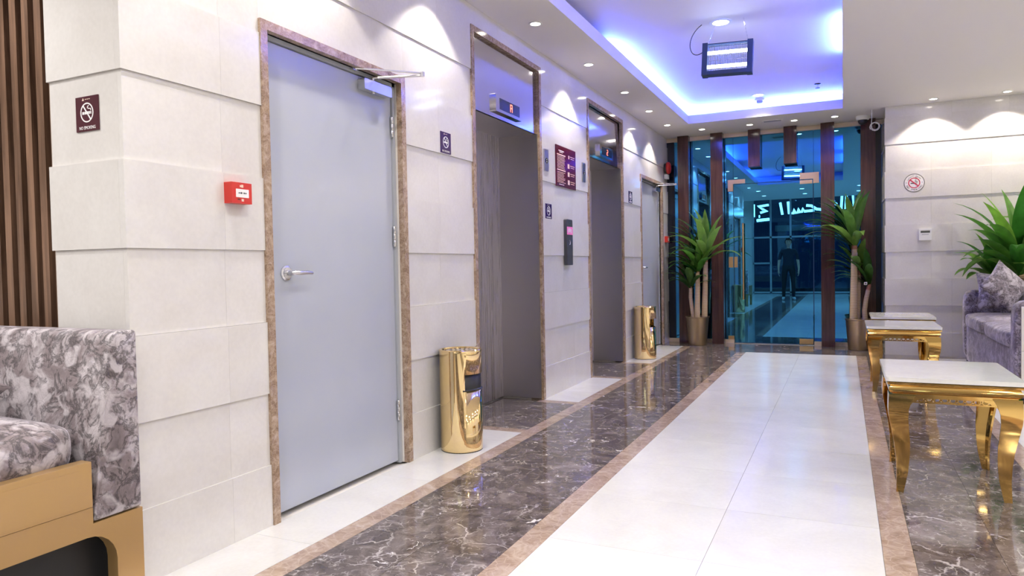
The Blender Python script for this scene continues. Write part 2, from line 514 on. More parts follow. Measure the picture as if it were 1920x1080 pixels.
def text(name, s, size, mat, parent, x=0, y=0, z=0, rot=0.0, extrude=0.0004, sx=1.0):
    cu = bpy.data.curves.new(name, 'FONT')
    cu.body = s; cu.size = size; cu.align_x = 'CENTER'; cu.align_y = 'CENTER'; cu.extrude = extrude
    cu.resolution_u = 2
    t = bpy.data.objects.new(name, cu); COL.objects.link(t)
    dg = bpy.context.evaluated_depsgraph_get()
    me = bpy.data.meshes.new_from_object(t.evaluated_get(dg))
    bpy.data.objects.remove(t)
    me.materials.clear(); me.materials.append(MATS[mat])
    o = bpy.data.objects.new(name, me); COL.objects.link(o)
    o.parent = parent; o.location = (x, y, z); o.rotation_euler = (0, 0, rot); o.scale = (sx, 1, 1)
    return o
def rounded(x0, x1, y0, y1, r, n=5):
    pts = []
    for cx, cy, a0 in ((x1 - r, y1 - r, 0), (x0 + r, y1 - r, 90), (x0 + r, y0 + r, 180), (x1 - r, y0 + r, 270)):
        for k in range(n + 1):
            a = math.radians(a0 + 90 * k / n)
            pts.append((cx + r * math.cos(a), cy + r * math.sin(a)))
    return pts
def subsurf(o, lv=2):
    md = o.modifiers.new('s', 'SUBSURF'); md.levels = lv; md.render_levels = lv
def soft_box(name, x0, x1, y0, y1, z0, z1, mat, parent, puff=0.03, n=6, rad=0.03):
    """an upholstered block: subdivided box, rounded edges, faces bulging by puff"""
    bm = bmesh.new()
    cx, cy, cz = (x0 + x1) / 2, (y0 + y1) / 2, (z0 + z1) / 2
    hx, hy, hz = (x1 - x0) / 2, (y1 - y0) / 2, (z1 - z0) / 2
    bmesh.ops.create_cube(bm, size=2.0)
    bmesh.ops.subdivide_edges(bm, edges=bm.edges[:], cuts=n, use_grid_fill=True)
    for vtx in bm.verts:
        p = vtx.co.copy()
        q = Vector((p.x * hx, p.y * hy, p.z * hz))
        inn = Vector((max(-(hx - rad), min(hx - rad, q.x)), max(-(hy - rad), min(hy - rad, q.y)), max(-(hz - rad), min(hz - rad, q.z))))
        d = q - inn
        if d.length > 1e-6: q = inn + d.normalized() * min(rad, d.length)
        fx, fy, fz = 1 - p.x ** 2, 1 - p.y ** 2, 1 - p.z ** 2
        if abs(p.z) > 0.999: q.z += math.copysign(puff * fx * fy, p.z)
        if abs(p.x) > 0.999: q.x += math.copysign(puff * 0.6 * fy * fz, p.x)
        if abs(p.y) > 0.999: q.y += math.copysign(puff * 0.6 * fx * fz, p.y)
        vtx.co = q + Vector((cx, cy, cz))
    o = mesh_obj(name, bm, mat, parent)
    o.data.polygons.foreach_set('use_smooth', [True] * len(o.data.polygons))
    subsurf(o, 1)
    return o

# ------------------------------------------------------------------ floor, tile by tile
floor = box('floor', XW, XE, YN, YG + 0.0, -0.12, -0.012, 'plaster'); tag(floor, kind='structure')
TILE = {}
def tile(x0, x1, y0, y1, mat, gap=0.0007):
    key = (round(x1 - x0, 4), round(y1 - y0, 4), mat)
    if key not in TILE:
        bm = bmesh.new()
        hx, hy = (x1 - x0) / 2 - gap, (y1 - y0) / 2 - gap
        add_box(bm, -hx, hx, -hy, hy, -0.012, 0.0)
        me = bpy.data.meshes.new('floor_tile'); bmesh.ops.recalc_face_normals(bm, faces=bm.faces); bm.to_mesh(me); bm.free()
        me.materials.append(MATS[mat]); TILE[key] = me
    return link_mesh('floor_tile', TILE[key], floor, ((x0 + x1) / 2, (y0 + y1) / 2, 0))
XB = [0.312, 0.412, 1.058, 1.160, 1.772, 2.378, 2.482, 3.09, 3.19]
YW = 9.065
def run(x0, x1, y0, y1, step, org, mat):
    k = math.ceil((y0 - org) / step + 1e-6); y = y0
    while y < y1 - 1e-6:
        ny = min(org + k * step, y1)
        if ny - y > 0.004: tile(x0, x1, y, ny, mat)
        y = ny; k += 1
# in view: single tiles; behind the camera longer slabs
E1, E2 = (4.205, 5.40), (6.565, 7.785)
for (a, b_) in ((1.665, E1[0] + 0.04), (E1[1] - 0.04, E2[0] + 0.04), (E2[1] - 0.04, 9.50)):
    run(0.0, XB[0], a, b_, 0.9, 0.4, 'floor_white')
for (e0, e1) in (E1, E2):
    tile(-0.02, XB[0], e0 + 0.04, e0 + 0.135, 'floor_beige')
    tile(-0.02, XB[0], e1 - 0.135, e1 - 0.04, 'floor_beige')
    run(-0.36, -0.02, e0 + 0.04, e1 - 0.04, 0.6, e0 + 0.6, 'floor_dark')
    tile(-0.02, XB[0], e0 + 0.135, (e0 + e1) / 2, 'floor_dark'); tile(-0.02, XB[0], (e0 + e1) / 2, e1 - 0.135, 'floor_dark')
run(XB[0], XB[1], 0.63, 9.50, 0.9, 0.63, 'floor_beige')
run(XB[1], 0.735, 0.63, YW, 0.6, 0.63, 'floor_dark')
run(0.735, XB[2], 0.63, YW, 0.6, 0.93, 'floor_dark')
run(XB[2], XB[3], 0.63, YW - 0.05, 0.9, 0.90, 'floor_beige')
tile(XB[2], XB[3], YW - 0.05, YW, 'floor_dark')
run(XB[3], XB[4], 0.83, YW, 0.6, 0.83, 'floor_white')
run(XB[4], XB[5], 0.83, YW, 0.6, 0.83, 'floor_white')
run(XB[5], XB[6], 0.63, YW - 0.05, 0.9, 0.63, 'floor_beige')
tile(XB[5], XB[6], YW - 0.05, YW, 'floor_dark')
run(XB[6], 2.772, 0.63, YW, 0.6, 0.63, 'floor_dark')
run(2.772, XB[7], 0.63, YW, 0.6, 0.93, 'floor_dark')
run(XB[7], XB[8], 0.63, YW, 0.9, 0.63, 'floor_beige')
run(XB[8], 3.80, 2.03, YW, 0.6, 0.83, 'floor_white')
run(3.80, 4.41, 3.23, YW, 0.6, 0.83, 'floor_white')
# far border
tile(0.0, XB[0], 9.50, YG, 'floor_dark'); tile(XB[0], XB[1], 9.50, YG, 'floor_dark')
xs = [XB[1], 0.735, XB[2], 1.66, 2.26, XR - 0.01]
for a, b_ in zip(xs, xs[1:]):
    tile(a, b_, YW, 9.57, 'floor_dark'); tile(a, b_, 9.57, YG, 'floor_dark')
xs = [XR - 0.01, 3.28, 3.86, 4.41]
for a, b_ in zip(xs, xs[1:]): tile(a, b_, YW, YR, 'floor_dark')
# the part of the lobby behind the camera and the lounge, seen only in the glass
for (x0, x1, y0, y1, mt) in ((XW, XB[0], YN, 1.665, 'floor_white'), (XB[0], XB[1], YN, 0.63, 'floor_beige'), (XB[1], XB[2], YN, 0.63, 'floor_dark'),
                             (XB[2], XB[3], YN, 0.63, 'floor_beige'), (XB[3], XB[5], YN, 0.83, 'floor_white'),
                             (XB[5], XB[6], YN, 0.63, 'floor_beige'), (XB[6], XB[7], YN, 0.63, 'floor_dark'), (XB[7], XB[8], YN, 0.63, 'floor_beige'),
                             (XB[8], 3.80, YN, 2.03, 'floor_white'), (3.80, 4.41, YN, 3.23, 'floor_white'), (4.41, XE, YN, YR, 'floor_white')):
    n = max(1, round((x1 - x0) / 1.9)); 
    for i in range(n):
        run(x0 + (x1 - x0) * i / n, x0 + (x1 - x0) * (i + 1) / n, y0, y1, 1.8, y0, mt)

# ------------------------------------------------------------------ stone walls, panel by panel
ZJ = [0.0] + [ZC + k * P for k in range(-3, 6)] + [H]
def course_proud(i):           # even joints below -> proud course
    return i % 2 == 0
OPEN = [(2.345, 3.36, 2.135), (E1[0] + 0.04, E1[1] - 0.04, 2.68), (E2[0] + 0.04, E2[1] - 0.04, 2.68), (8.58, 9.67, 2.165)]
SURR = [(2.305, 3.40, 2.175), (E1[0], E1[1], 2.72), (E2[0], E2[1], 2.72), (8.54, 9.71, 2.205)]
wall_left = boxes('wall_left', [(-0.37, -0.02, YP + 0.02, 2.345, 0, H), (-0.6, -0.02, 2.345, 3.36, 2.135, H), (-0.12, -0.10, 2.30, 3.40, 0, 2.135),
    (-0.6, -0.02, 3.36, OPEN[1][0], 0, H), (-0.6, -0.02, OPEN[1][0], OPEN[1][1], 2.68, H),
    (-0.6, -0.02, OPEN[1][1], OPEN[2][0], 0, H), (-0.6, -0.02, OPEN[2][0], OPEN[2][1], 2.68, H),
    (-0.6, -0.02, OPEN[2][1], 8.58, 0, H), (-0.6, -0.02, 8.58, 9.67, 2.165, H), (-0.6, -0.02, 9.67, YG + 0.2, 0, H), (-0.12, -0.10, 8.5, 9.7, 0, 2.165)], 'plaster')
tag(wall_left, kind='structure')
def panel(parent, x0, x1, y0, y1, z0, z1, bv=0.0007):
    if min(x1 - x0, y1 - y0, z1 - z0) < 0.003: return
    cx, cy, cz = (x0 + x1) / 2, (y0 + y1) / 2, (z0 + z1) / 2
    bm = bmesh.new(); add_box(bm, x0 - cx, x1 - cx, y0 - cy, y1 - cy, z0 - cz, z1 - cz)
    bevel_all(bm, bv, 1)
    mesh_obj('stone_panel', bm, 'wall_stone', parent, False, (cx, cy, cz))
G = 0.0003
PR = 0.0075
for i in range(len(ZJ) - 1):
    z0, z1 = ZJ[i], ZJ[i + 1]
    pr = PR if course_proud(i) else 0.0
    ys = [YP - pr, 2.09, 2.85, 3.767, 4.62, 5.40, 6.14, 6.9, 7.785, 8.20, 8.95, 9.71, YG]
    for a, b_ in zip(ys, ys[1:]):
        segs = [(a, b_, z0, z1)]
        for (o0, o1, ot) in SURR:
            out = []
            for (s0, s1, t0, t1) in segs:
                if s1 <= o0 or s0 >= o1 or t0 >= ot - 1e-4: out.append((s0, s1, t0, t1)); continue
                if s0 < o0: out.append((s0, o0, t0, t1))
                if s1 > o1: out.append((o1, s1, t0, t1))
                if t1 > ot: out.append((max(s0, o0), min(s1, o1), ot, t1))
            segs = out
        for (s0, s1, t0, t1) in segs:
            panel(wall_left, -0.02, pr, s0 + G, s1 - G, t0 + G, t1 - G, 0.0028 if pr else 0.0007)

wall_pier = box('wall_pier', XP + 0.01, -0.02, YP + 0.0201, YP + 0.45, 0, H, 'plaster'); tag(wall_pier, kind='structure')
for i in range(len(ZJ) - 1):
    pr = PR if course_proud(i) else 0.0
    panel(wall_pier, XP - pr, -0.02 - G, YP - pr, YP + 0.02, ZJ[i] + G, ZJ[i + 1] - G)
    panel(wall_pier, XP - pr, XP + 0.01, YP + 0.0205, YP + 0.2, ZJ[i] + G, ZJ[i + 1] - G)

wall_back = box('wall_back', XR + 0.02, XE, YR + 0.02, YG + 0.3, 0, H, 'plaster'); tag(wall_back, kind='structure')
for i in range(len(ZJ) - 1):
    pr = PR if course_proud(i) else 0.0
    off = 0.0 if i in (5, 6, 7, 3) else 0.4
    xs = [XR - pr, 3.148 + off * 0.5, 3.72 + off * 0.4, 4.35, 5.0, 5.6, XE]
    for a, b_ in zip(xs, xs[1:]):
        panel(wall_back, a + G, b_ - G, YR - pr, YR + 0.02, ZJ[i] + G, ZJ[i + 1] - G, 0.0028 if pr else 0.0007)
    panel(wall_back, XR - pr, XR + 0.02, YR + 0.02 + G, YG + 0.02, ZJ[i] + G, ZJ[i + 1] - G)

# the sides that close the lobby behind the camera
wall_right = box('wall_right', XE, XE + 0.15, YN, YG + 0.3, 0, HE, 'wall_stone'); tag(wall_right, kind='structure')
wall_side = box('wall_side', XW - 0.15, XW, YN, 2.1, 0, HE, 'wall_stone'); tag(wall_side, kind='structure')
wall_slats = box('wall_slatted', XW, XP, 1.80, 1.90, 0, H, 'frame_navy'); tag(wall_slats, kind='structure')
bm = bmesh.new(); add_box(bm, -0.021, 0.021, -0.03, 0.0, 0.0, H - 0.003); bevel_all(bm, 0.003, 1)
me_sl = bpy.data.meshes.new('slat'); bm.to_mesh(me_sl); bm.free(); me_sl.materials.append(MATS['slat_wood'])
x = XP - 0.075
while x > -1.7:
    link_mesh('slat', me_sl, wall_slats, (x, 1.80, 0.0)); x -= 0.0795

# ------------------------------------------------------------------ ceiling with the blue cove
CX0, CX1, CY0, CY1 = 0.488, 2.247, 3.0, 9.082
PK = 0.26; LIP = 0.105
ceiling = boxes('ceiling', [(-0.6, CX0, -1.2, YG + 0.3, H, H + LIP), (CX1, XE + 0.15, -1.2, YG + 0.3, H, H + LIP),
    (CX0, CX1, CY1, YG + 0.3, H, H + LIP), (CX0, CX1, -1.2, CY0, H, H + LIP), (XW, -0.6, -1.2, 2.1, H, H + LIP),
    (CX0 - PK - 0.1, CX1 + PK + 0.1, CY0 - PK - 0.1, CY1 + PK + 0.1, HU, HU + 0.1),
    (CX0 - PK - 0.1, CX0 - PK, CY0 - PK, CY1 + PK, H + LIP, HU), (CX1 + PK, CX1 + PK + 0.1, CY0 - PK, CY1 + PK, H + LIP, HU),
    (CX0 - PK - 0.1, CX1 + PK + 0.1, CY0 - PK - 0.1, CY0 - PK, H + LIP, HU), (CX0 - PK - 0.1, CX1 + PK + 0.1, CY1 + PK, CY1 + PK + 0.1, H + LIP, HU),
    (XW - 0.15, XE + 0.15, YN - 0.2, -1.2, HE, HE + 0.1), (XW - 0.15, XE + 0.15, -1.22, -1.18, H, HE)], 'ceiling_paint')
tag(ceiling, kind='structure')
def led(y0, y1, x0, x1, label):
    o = box('led_strip', x0, x1, y0, y1, H + LIP + 0.001, H + LIP + 0.012, 'led_strip')
    tag(o, label, 'light strip', 'blue light strips in the ceiling cove')
zz = 0.12
led(6.05, CY1 + zz, CX0 - zz - 0.02, CX0 - zz, 'lit blue white strip in the ceiling cove beside the elevator wall')
led(CY1 + zz, CY1 + zz + 0.02, CX0 - zz, CX1 + 0.05, 'lit blue white strip in the ceiling cove beside the glass wall')
led(6.25, 7.35, CX1 + 0.035, CX1 + 0.055, 'lit strip in the lounge side of the cove, farther from the camera')
led(4.55, 5.72, CX1 + 0.035, CX1 + 0.055, 'lit strip in the lounge side of the cove, nearer the camera')
led(CY0 - 0.1, 4.3, CX0 - zz - 0.02, CX0 - zz, 'lit strip at the near end of the cove above the grey door')

# ------------------------------------------------------------------ downlights
ORD = ['first', 'second', 'third', 'fourth', 'fifth', 'sixth', 'seventh', 'eighth', 'ninth', 'tenth', 'eleventh', 'twelfth']
def downlight(x, y, z, r, watts, size, blend, label, group, col=WARM):
    d = empty('downlight', (x, y, z), label, 'ceiling light', group)
    ring('trim_ring', r * 0.86, r * 1.18, -0.006, 0.0, 'white_plastic', d, 28)
    disc('lens', r * 0.86, -0.003, 0.0, 'lamp_glow', d, 28)
    ld = bpy.data.lights.new('downlight_lamp', 'SPOT')
    ld.energy = watts; ld.color = col; ld.spot_size = math.radians(size); ld.spot_blend = blend; ld.shadow_soft_size = r * 0.8
    lo = bpy.data.objects.new('downlight_lamp', ld); COL.objects.link(lo)
    lo.location = (0, 0, -0.012); lo.parent = d
for i, y in enumerate((9.013, 8.086, 7.09, 5.96, 4.779, 3.66, 2.55)):
    downlight(0.237, y, H, 0.042, WALL_LAMP, 102, 0.25, ORD[i] + ' recessed downlight along the elevator wall, counted from the glass wall', 'downlights along the elevator wall')
for i, x in enumerate((0.576, 1.173, 1.70, 2.159)):
    downlight(x, 9.53, H, 0.042, WALL_LAMP * 0.7, 100, 0.4, ORD[i] + ' recessed downlight in front of the glass wall, counted from the elevator side', 'downlights in front of the glass wall')
for i, x in enumerate((3.147, 3.823, 4.5, 5.2, 5.85)):
    downlight(x, 9.055, H, 0.042, WALL_LAMP * 1.1, 108, 0.25, ORD[i] + ' recessed downlight washing the stone wall with the thermostat, counted from the glass', 'downlights over the lounge wall', (1.0, 0.89, 0.78))
for i, y in enumerate((8.82, 6.02, 3.5)):
    downlight(1.35, y, HU, 0.075 if i else 0.062, ROOM_LAMP, 125, 0.6, ORD[i] + ' round downlight in the blue recessed ceiling, counted from the glass', 'downlights in the ceiling cove', NEUTRAL)
k = 0
for x in (4.75, 5.8):  # unseen lamps added as smooth fill from the lounge side
    for y in (7.6, 5.9, 4.2, 2.5, 0.8):
        downlight(x, y, H, 0.06, ROOM_LAMP * 1.15, 150, 0.6, 'added unseen fill downlight over the lounge, %s from the glass in the %s row' % (ORD[k % 5], 'sofa side' if k < 5 else 'side wall'), 'added fill downlights over the lounge', NEUTRAL); k += 1
for i, x in enumerate((0.35, 1.35, 2.6, 3.6)):  # out of view, added as fill light around the camera
    for y in (1.6, 0.2):
        downlight(x, y, H, 0.06, ROOM_LAMP * 0.9, 150, 0.6, 'added unseen fill downlight above the camera, %s from the elevator side in its %s row' % (ORD[i], 'front' if y > 1 else 'rear'), 'added fill downlights behind the camera', NEUTRAL)
for x in (-1.0,):  # added unseen lamps that brighten the pier and the sofa
    for y in (0.9, -0.4):
        downlight(x, y, H, 0.06, ROOM_LAMP * 1.9, 150, 0.6, 'added unseen fill downlight over the gold sofa, the one %s its seat' % ('above' if y > 0 else 'in front of'), 'added fill downlights over the gold sofa', NEUTRAL)
for i, x in enumerate((-1.2, 0.6, 2.4, 4.2)):
    for y in (-2.4, -4.4):
        downlight(x, y, HE, 0.06, ROOM_LAMP * 1.1, 150, 0.6, 'entrance ceiling downlight, %s from the slatted side in the %s row' % (ORD[i], 'window' if y < -3 else 'lobby'), 'downlights at the entrance', NEUTRAL)

# ------------------------------------------------------------------ door_1, door_2 with stone surrounds
def surround(y0, y1, zt, label, n):
    t = empty('trim_%d' % n, (0, y0, 0), kind='structure')
    d = 0.04
    for nm, a in (('jamb', (-0.13, 0.014, 0.0, d, 0, zt - d)), ('jamb', (-0.13, 0.014, y1 - y0 - d, y1 - y0, 0, zt - d)), ('lintel', (-0.13, 0.014, 0, y1 - y0, zt - d, zt))):
        bm = bmesh.new(); add_box(bm, *a); bevel_all(bm, 0.004, 2)
        mesh_obj(nm, bm, 'frame_stone', t, True)
    t['label'] = label
    return t
surround(2.305, 3.40, 2.175, 'brown marble surround of the large grey door', 1)
surround(8.54, 9.71, 2.205, 'brown marble surround of the far grey door', 2)

def steel_door(n, y0, y1, zt, xl, closer_flip, lever):
    d = empty('door_%d' % n, (0, y0, 0), kind='structure')
    wd = y1 - y0
    f = boxes('door_frame', [(xl - 0.04, xl + 0.012, 0, 0.022, 0, zt), (xl - 0.04, xl + 0.012, wd - 0.022, wd, 0, zt), (xl - 0.04, xl + 0.012, 0, wd, zt - 0.02, zt)], 'door_frame_paint', d)
    box('shadow_gap', xl - 0.05, xl - 0.042, 0.0, wd, 0, zt, 'gap_dark', d)
    lf = box('leaf', xl - 0.045, xl, 0.026, wd - 0.026, 0.014, zt - 0.024, 'door_paint', d, 0.002, 1)
    for z in (0.30, 1.28, 1.89):
        hg = empty('hinge', (0, 0, 0)); hg.parent = d
        for q in range(3):
            lathe('knuckle', [(0.008, 0.0), (0.009, 0.002), (0.009, 0.034), (0.008, 0.036)], 'alu_silver', hg, 10, (xl + 0.010, wd - 0.026, z - 0.055 + q * 0.038))
    if lever is not None:
        h = empty('handle', (0, 0, 0)); h.parent = d
        yy, z0 = lever
        lathe('rose', [(0.0, 0.0), (0.034, 0.0), (0.034, 0.006), (0.026, 0.010), (0.026, 0.014), (0.0, 0.015)], 'alu_silver', h, 28, (xl, yy, z0), 'X', False)
        tube('lever', [(xl + 0.012, yy, z0), (xl + 0.045, yy, z0), (xl + 0.056, yy + 0.012, z0), (xl + 0.058, yy + 0.03, z0), (xl + 0.056, yy + 0.08, z0 + 0.001), (xl + 0.050, yy + 0.118, z0 - 0.002)], [0.012, 0.012, 0.012, 0.011, 0.010, 0.008], 'alu_silver', h, 12)
    c = empty('door_closer', (0, 0, 0)); c.parent = d
    yc = wd - 0.32
    prism('body', rounded(yc, yc + 0.245, zt - 0.095, zt - 0.04, 0.008), xl + 0.001, xl + 0.048, 'alu_silver', c, 'YZ', 0.003, 2)
    lathe('spindle', [(0.015, -0.012), (0.015, 0.0), (0.009, 0.004), (0.009, 0.014)], 'alu_silver', c, 14, (xl + 0.026, yc + 0.10, zt - 0.036))
    lathe('screw_cap', [(0.012, -0.006), (0.012, 0.0)], 'chrome', c, 14, (xl + 0.026, yc + 0.10, zt - 0.096))
    bm = bmesh.new(); add_tube(bm, [(xl + 0.026, yc + 0.10, zt - 0.018), (xl + 0.15, yc + 0.16, zt - 0.012), (xl + 0.265, yc + 0.215, zt - 0.008)], 0.007, 8)
    mesh_obj('arm', bm, 'alu_silver', c, True)
    tube('arm_link', [(xl + 0.265, yc + 0.215, zt + 0.004), (xl + 0.12, yc + 0.08, zt + 0.006), (xl + 0.03, yc - 0.055, zt - 0.004)], 0.005, 'alu_silver', c, 8)
    lathe('elbow', [(0.012, 0.0), (0.012, 0.024)], 'alu_silver', c, 12, (xl + 0.265, yc + 0.215, zt - 0.014))
    box('arm_bracket', xl + 0.012, xl + 0.034, yc - 0.075, yc - 0.035, zt - 0.014, zt + 0.0, 'alu_silver', c, 0.002, 1)
    return d
d1 = steel_door(1, 2.345, 3.36, 2.135, -0.045, False, (0.135, 1.09)); d1['label'] = 'large blue grey steel door with lever handle beside the pier'
d2 = steel_door(2, 8.58, 9.67, 2.165, -0.045, False, (0.125, 1.06)); d2['label'] = 'far blue grey steel door near the glass wall'

# ------------------------------------------------------------------ elevators
def elevator(y0, y1, label, disp_y, lean, yaw):
    e = empty('elevator_entrance', (0, y0, 0), label, 'elevator', 'elevators in the stone wall')
    wd = y1 - y0; d = 0.04; a, b_ = d, wd - d
    s = empty('stone_surround', (0, 0, 0)); s.parent = e
    for nm, q in (('jamb', (-0.10, 0.014, 0.0, d, 0, 2.72 - d)), ('jamb', (-0.10, 0.014, wd - d, wd, 0, 2.72 - d)), ('lintel', (-0.10, 0.014, 0, wd, 2.72 - d, 2.72))):
        bm = bmesh.new(); add_box(bm, *q); bevel_all(bm, 0.004, 2); mesh_obj(nm, bm, 'frame_stone', s, True)
    zh = 2.175
    def hx(yy, zz_): return -0.014 - lean * (zz_ - zh) - yaw * (b_ - yy) + min(0.0, lean * (2.68 - zh))
    bm = bmesh.new()
    vs = [bm.verts.new((hx(yy, z_) - dx, yy, z_)) for dx in (0.0, 0.016) for (yy, z_) in ((a, zh), (b_, zh), (b_, 2.68), (a, 2.68))]
    for f in ((0, 1, 2, 3), (7, 6, 5, 4), (0, 4, 5, 1), (1, 5, 6, 2), (2, 6, 7, 3), (3, 7, 4, 0)): bm.faces.new([vs[i] for i in f])
    mesh_obj('header_panel', bm, 'steel_header', e)
    box('soffit_panel', -0.37, -0.0155, a, b_, zh, zh + 0.02, 'steel_brushed', e)
    box('return_panel', -0.37, -0.006, b_ - 0.012, b_, 0.012, zh, 'steel_brushed', e, 0.001, 1)
    box('return_panel', -0.37, -0.006, a, a + 0.012, 0.012, zh, 'steel_brushed', e, 0.001, 1)
    box('sill_plate', -0.42, -0.36, a, b_, -0.01, 0.004, 'alu_silver', e)
    # fluted sliding door leaves
    yc = (a + b_) / 2
    for (u0, u1, xx) in ((a + 0.012, yc - 0.001, -0.352), (yc + 0.001, b_ - 0.012, -0.352)):
        n = 38; poly = []
        for i in range(n + 1):
            for fx, dx in ((0.0, 0.0), (0.62, 0.0), (0.70, -0.003), (0.92, -0.003)):
                if i + fx > n: continue
                poly.append((u0 + (u1 - u0) * (i + fx) / n, xx + dx))
        bm = bmesh.new()
        lo = [bm.verts.new((p[1], p[0], 0.012)) for p in poly]; hi = [bm.verts.new((p[1], p[0], zh + 0.02)) for p in poly]
        for i in range(len(poly) - 1): bm.faces.new((lo[i], lo[i + 1], hi[i + 1], hi[i]))
        add_box(bm, xx - 0.03, xx - 0.004, u0, u1, 0.012, zh + 0.02)
        mesh_obj('door_leaf', bm, 'steel_door', e)
    # floor indicator
    q = empty('floor_indicator', (0, 0, 0)); q.parent = e
    q.matrix_local = frame((hx(disp_y + 0.2, 2.276), disp_y, 2.276), (0, 1, 0), (0, 0, 1), (1, 0, 0))
    prism('housing', rounded(-0.225, 0.225, -0.062, 0.062, 0.006), 0, 0.026, 'steel_header', q, 'XY', 0.004, 2)
    prism('screen', rounded(-0.165, 0.180, -0.040, 0.040, 0.002), 0.0262, 0.0272, 'frame_navy', q)
    segs = {'8': 'abcdefg', '6': 'acdefg'}
    return e, q
def seg_digit(q, cx, on, sz=0.056):
    w2, h2, t = sz * 0.32, sz * 0.5, 0.006
    S = {'a': (-w2, w2, h2 - t, h2), 'g': (-w2, w2, -t / 2, t / 2), 'd': (-w2, w2, -h2, -h2 + t), 'f': (-w2, -w2 + t, 0, h2), 'b': (w2 - t, w2, 0, h2), 'e': (-w2, -w2 + t, -h2, 0), 'c': (w2 - t, w2, -h2, 0)}
    bm = bmesh.new()
    for k_ in on:
        x0, x1, y0, y1 = S[k_]; add_box(bm, cx + x0, cx + x1, y0, y1, 0.0273, 0.0283)
    mesh_obj('digit', bm, 'digit_red', q)
ea, qa = elevator(E1[0], E1[1], 'nearer elevator between the grey door and the maroon notice', 0.585, 0.0, 0.0)
seg_digit(qa, 0.03, 'abcefg')
eb, qb = elevator(E2[0], E2[1], 'farther elevator beside the far gold bin', 0.615, 0.03, 0.0)
seg_digit(qb, 0.02, 'abdeg')
# ------------------------------------------------------------------ signs, buttons, alarms on the walls
def no_smoking(mat, w_, h_, plate, label, group='no smoking plaques'):
    s = empty('no_smoking_sign', label=label, cat='sign', group=group, mat=mat)
    box('plate', -w_ / 2, w_ / 2, -h_ / 2, h_ / 2, 0, 0.004, plate, s, 0.0006, 1)
    r = w_ * 0.285; cy = 0.004
    ring('ring', r * 0.87, r, 0.0042, 0.0048, 'print_white', s, 40, 0, cy)
    bm = bmesh.new(); t = r * 0.075
    c_, s_ = math.cos(math.radians(-52)), math.sin(math.radians(-52))
    pts = [(-r * 0.93, -t), (r * 0.93, -t), (r * 0.93, t), (-r * 0.93, t)]
    add_prism(bm, [(p[0] * c_ - p[1] * s_, cy + p[0] * s_ + p[1] * c_) for p in pts], 0.0042, 0.0049)
    mesh_obj('slash', bm, 'print_white', s)
    bm = bmesh.new()
    for (a, b_) in ((-0.72, -0.42), (-0.36, 0.30), (0.36, 0.50), (0.56, 0.68)):
        add_box(bm, r * a, r * b_, cy - r * 0.17, cy + r * 0.10, 0.0042, 0.0048)
    mesh_obj('cigarette', bm, 'print_white', s)
    bm = bmesh.new()
    add_tube(bm, [(r * 0.62, cy + r * 0.18, 0.0045), (r * 0.60, cy + r * 0.36, 0.0045), (r * 0.30, cy + r * 0.38, 0.0045), (r * 0.12, cy + r * 0.46, 0.0045), (r * 0.16, cy + r * 0.62, 0.0045), (r * 0.32, cy + r * 0.68, 0.0045)], r * 0.05, 6)
    mesh_obj('smoke_mark', bm, 'print_white', s)
    text('lettering', 'NO SMOKING', w_ * 0.135, 'print_white', s, 0, -h_ * 0.405, 0.0043, 0, 0.0003, 0.85)
    bm = bmesh.new()
    add_prism(bm, [(-w_ * 0.20, h_ * 0.38), (-w_ * 0.12, h_ * 0.38), (-w_ * 0.13, h_ * 0.42), (-w_ * 0.155, h_ * 0.46), (-w_ * 0.18, h_ * 0.42)], 0.0042, 0.0047)
    for q in range(3): add_box(bm, -w_ * 0.07 + q * w_ * 0.08, -w_ * 0.015 + q * w_ * 0.08, h_ * 0.405, h_ * 0.425, 0.0042, 0.0046)
    mesh_obj('emblem', bm, 'print_cream', s)
    return s
no_smoking(on_front(-0.179, 1.670, YP), 0.122, 0.123, 'sign_maroon', 'maroon no smoking sign on the pier beside the wood slats')
no_smoking(on_left(3.847, 1.877, PR), 0.124, 0.130, 'sign_blue_sheen', 'no smoking sign between the large grey door and the nearer elevator')
no_smoking(on_left(5.551, 1.560, 0.0), 0.135, 0.126, 'sign_blue_sheen', 'no smoking sign below the call panel of the nearer elevator')
no_smoking(on_left(8.07, 1.882, PR), 0.150, 0.133, 'sign_blue_sheen', 'small no smoking sign between the farther elevator and far door')

n_ = empty('notice_board', label='maroon notice board with lines of print between the two elevators', cat='sign', mat=on_left(5.955, 1.969, PR))
box('board', -0.245, 0.245, -0.178, 0.178, 0, 0.008, 'poster_maroon', n_, 0.001, 1)
def bars(name, lst, mat, parent, z0=0.0082, z1=0.0088):
    bm = bmesh.new()
    for (a, b_, c_, d_) in lst: add_box(bm, a, b_, c_, d_, z0, z1)
    return mesh_obj(name, bm, mat, parent)
bars('heading_line', [(-0.185, -0.055, 0.131, 0.139)], 'print_white', n_)
bars('heading_line', [(-0.165, -0.085, 0.119, 0.125)], 'print_white', n_)
bars('heading_bar', [(-0.225, -0.02, 0.094, 0.105)], 'print_cream', n_)
bars('heading_bar', [(-0.225, -0.02, -0.038, -0.027)], 'print_cream', n_)
for q in range(9):
    yq = 0.082 - q * 0.0125
    bars('text_line', [(-0.222, -0.222 + rnd.uniform(0.16, 0.20), yq, yq + 0.0045)], 'print_cream', n_)
for q in range(8):
    yq = -0.054 - q * 0.0125
    bars('text_line', [(-0.222, -0.222 + rnd.uniform(0.15, 0.20), yq, yq + 0.0045)], 'print_cream', n_)
bars('text_line', [(-0.18, -0.06, -0.160, -0.155)], 'print_white', n_)
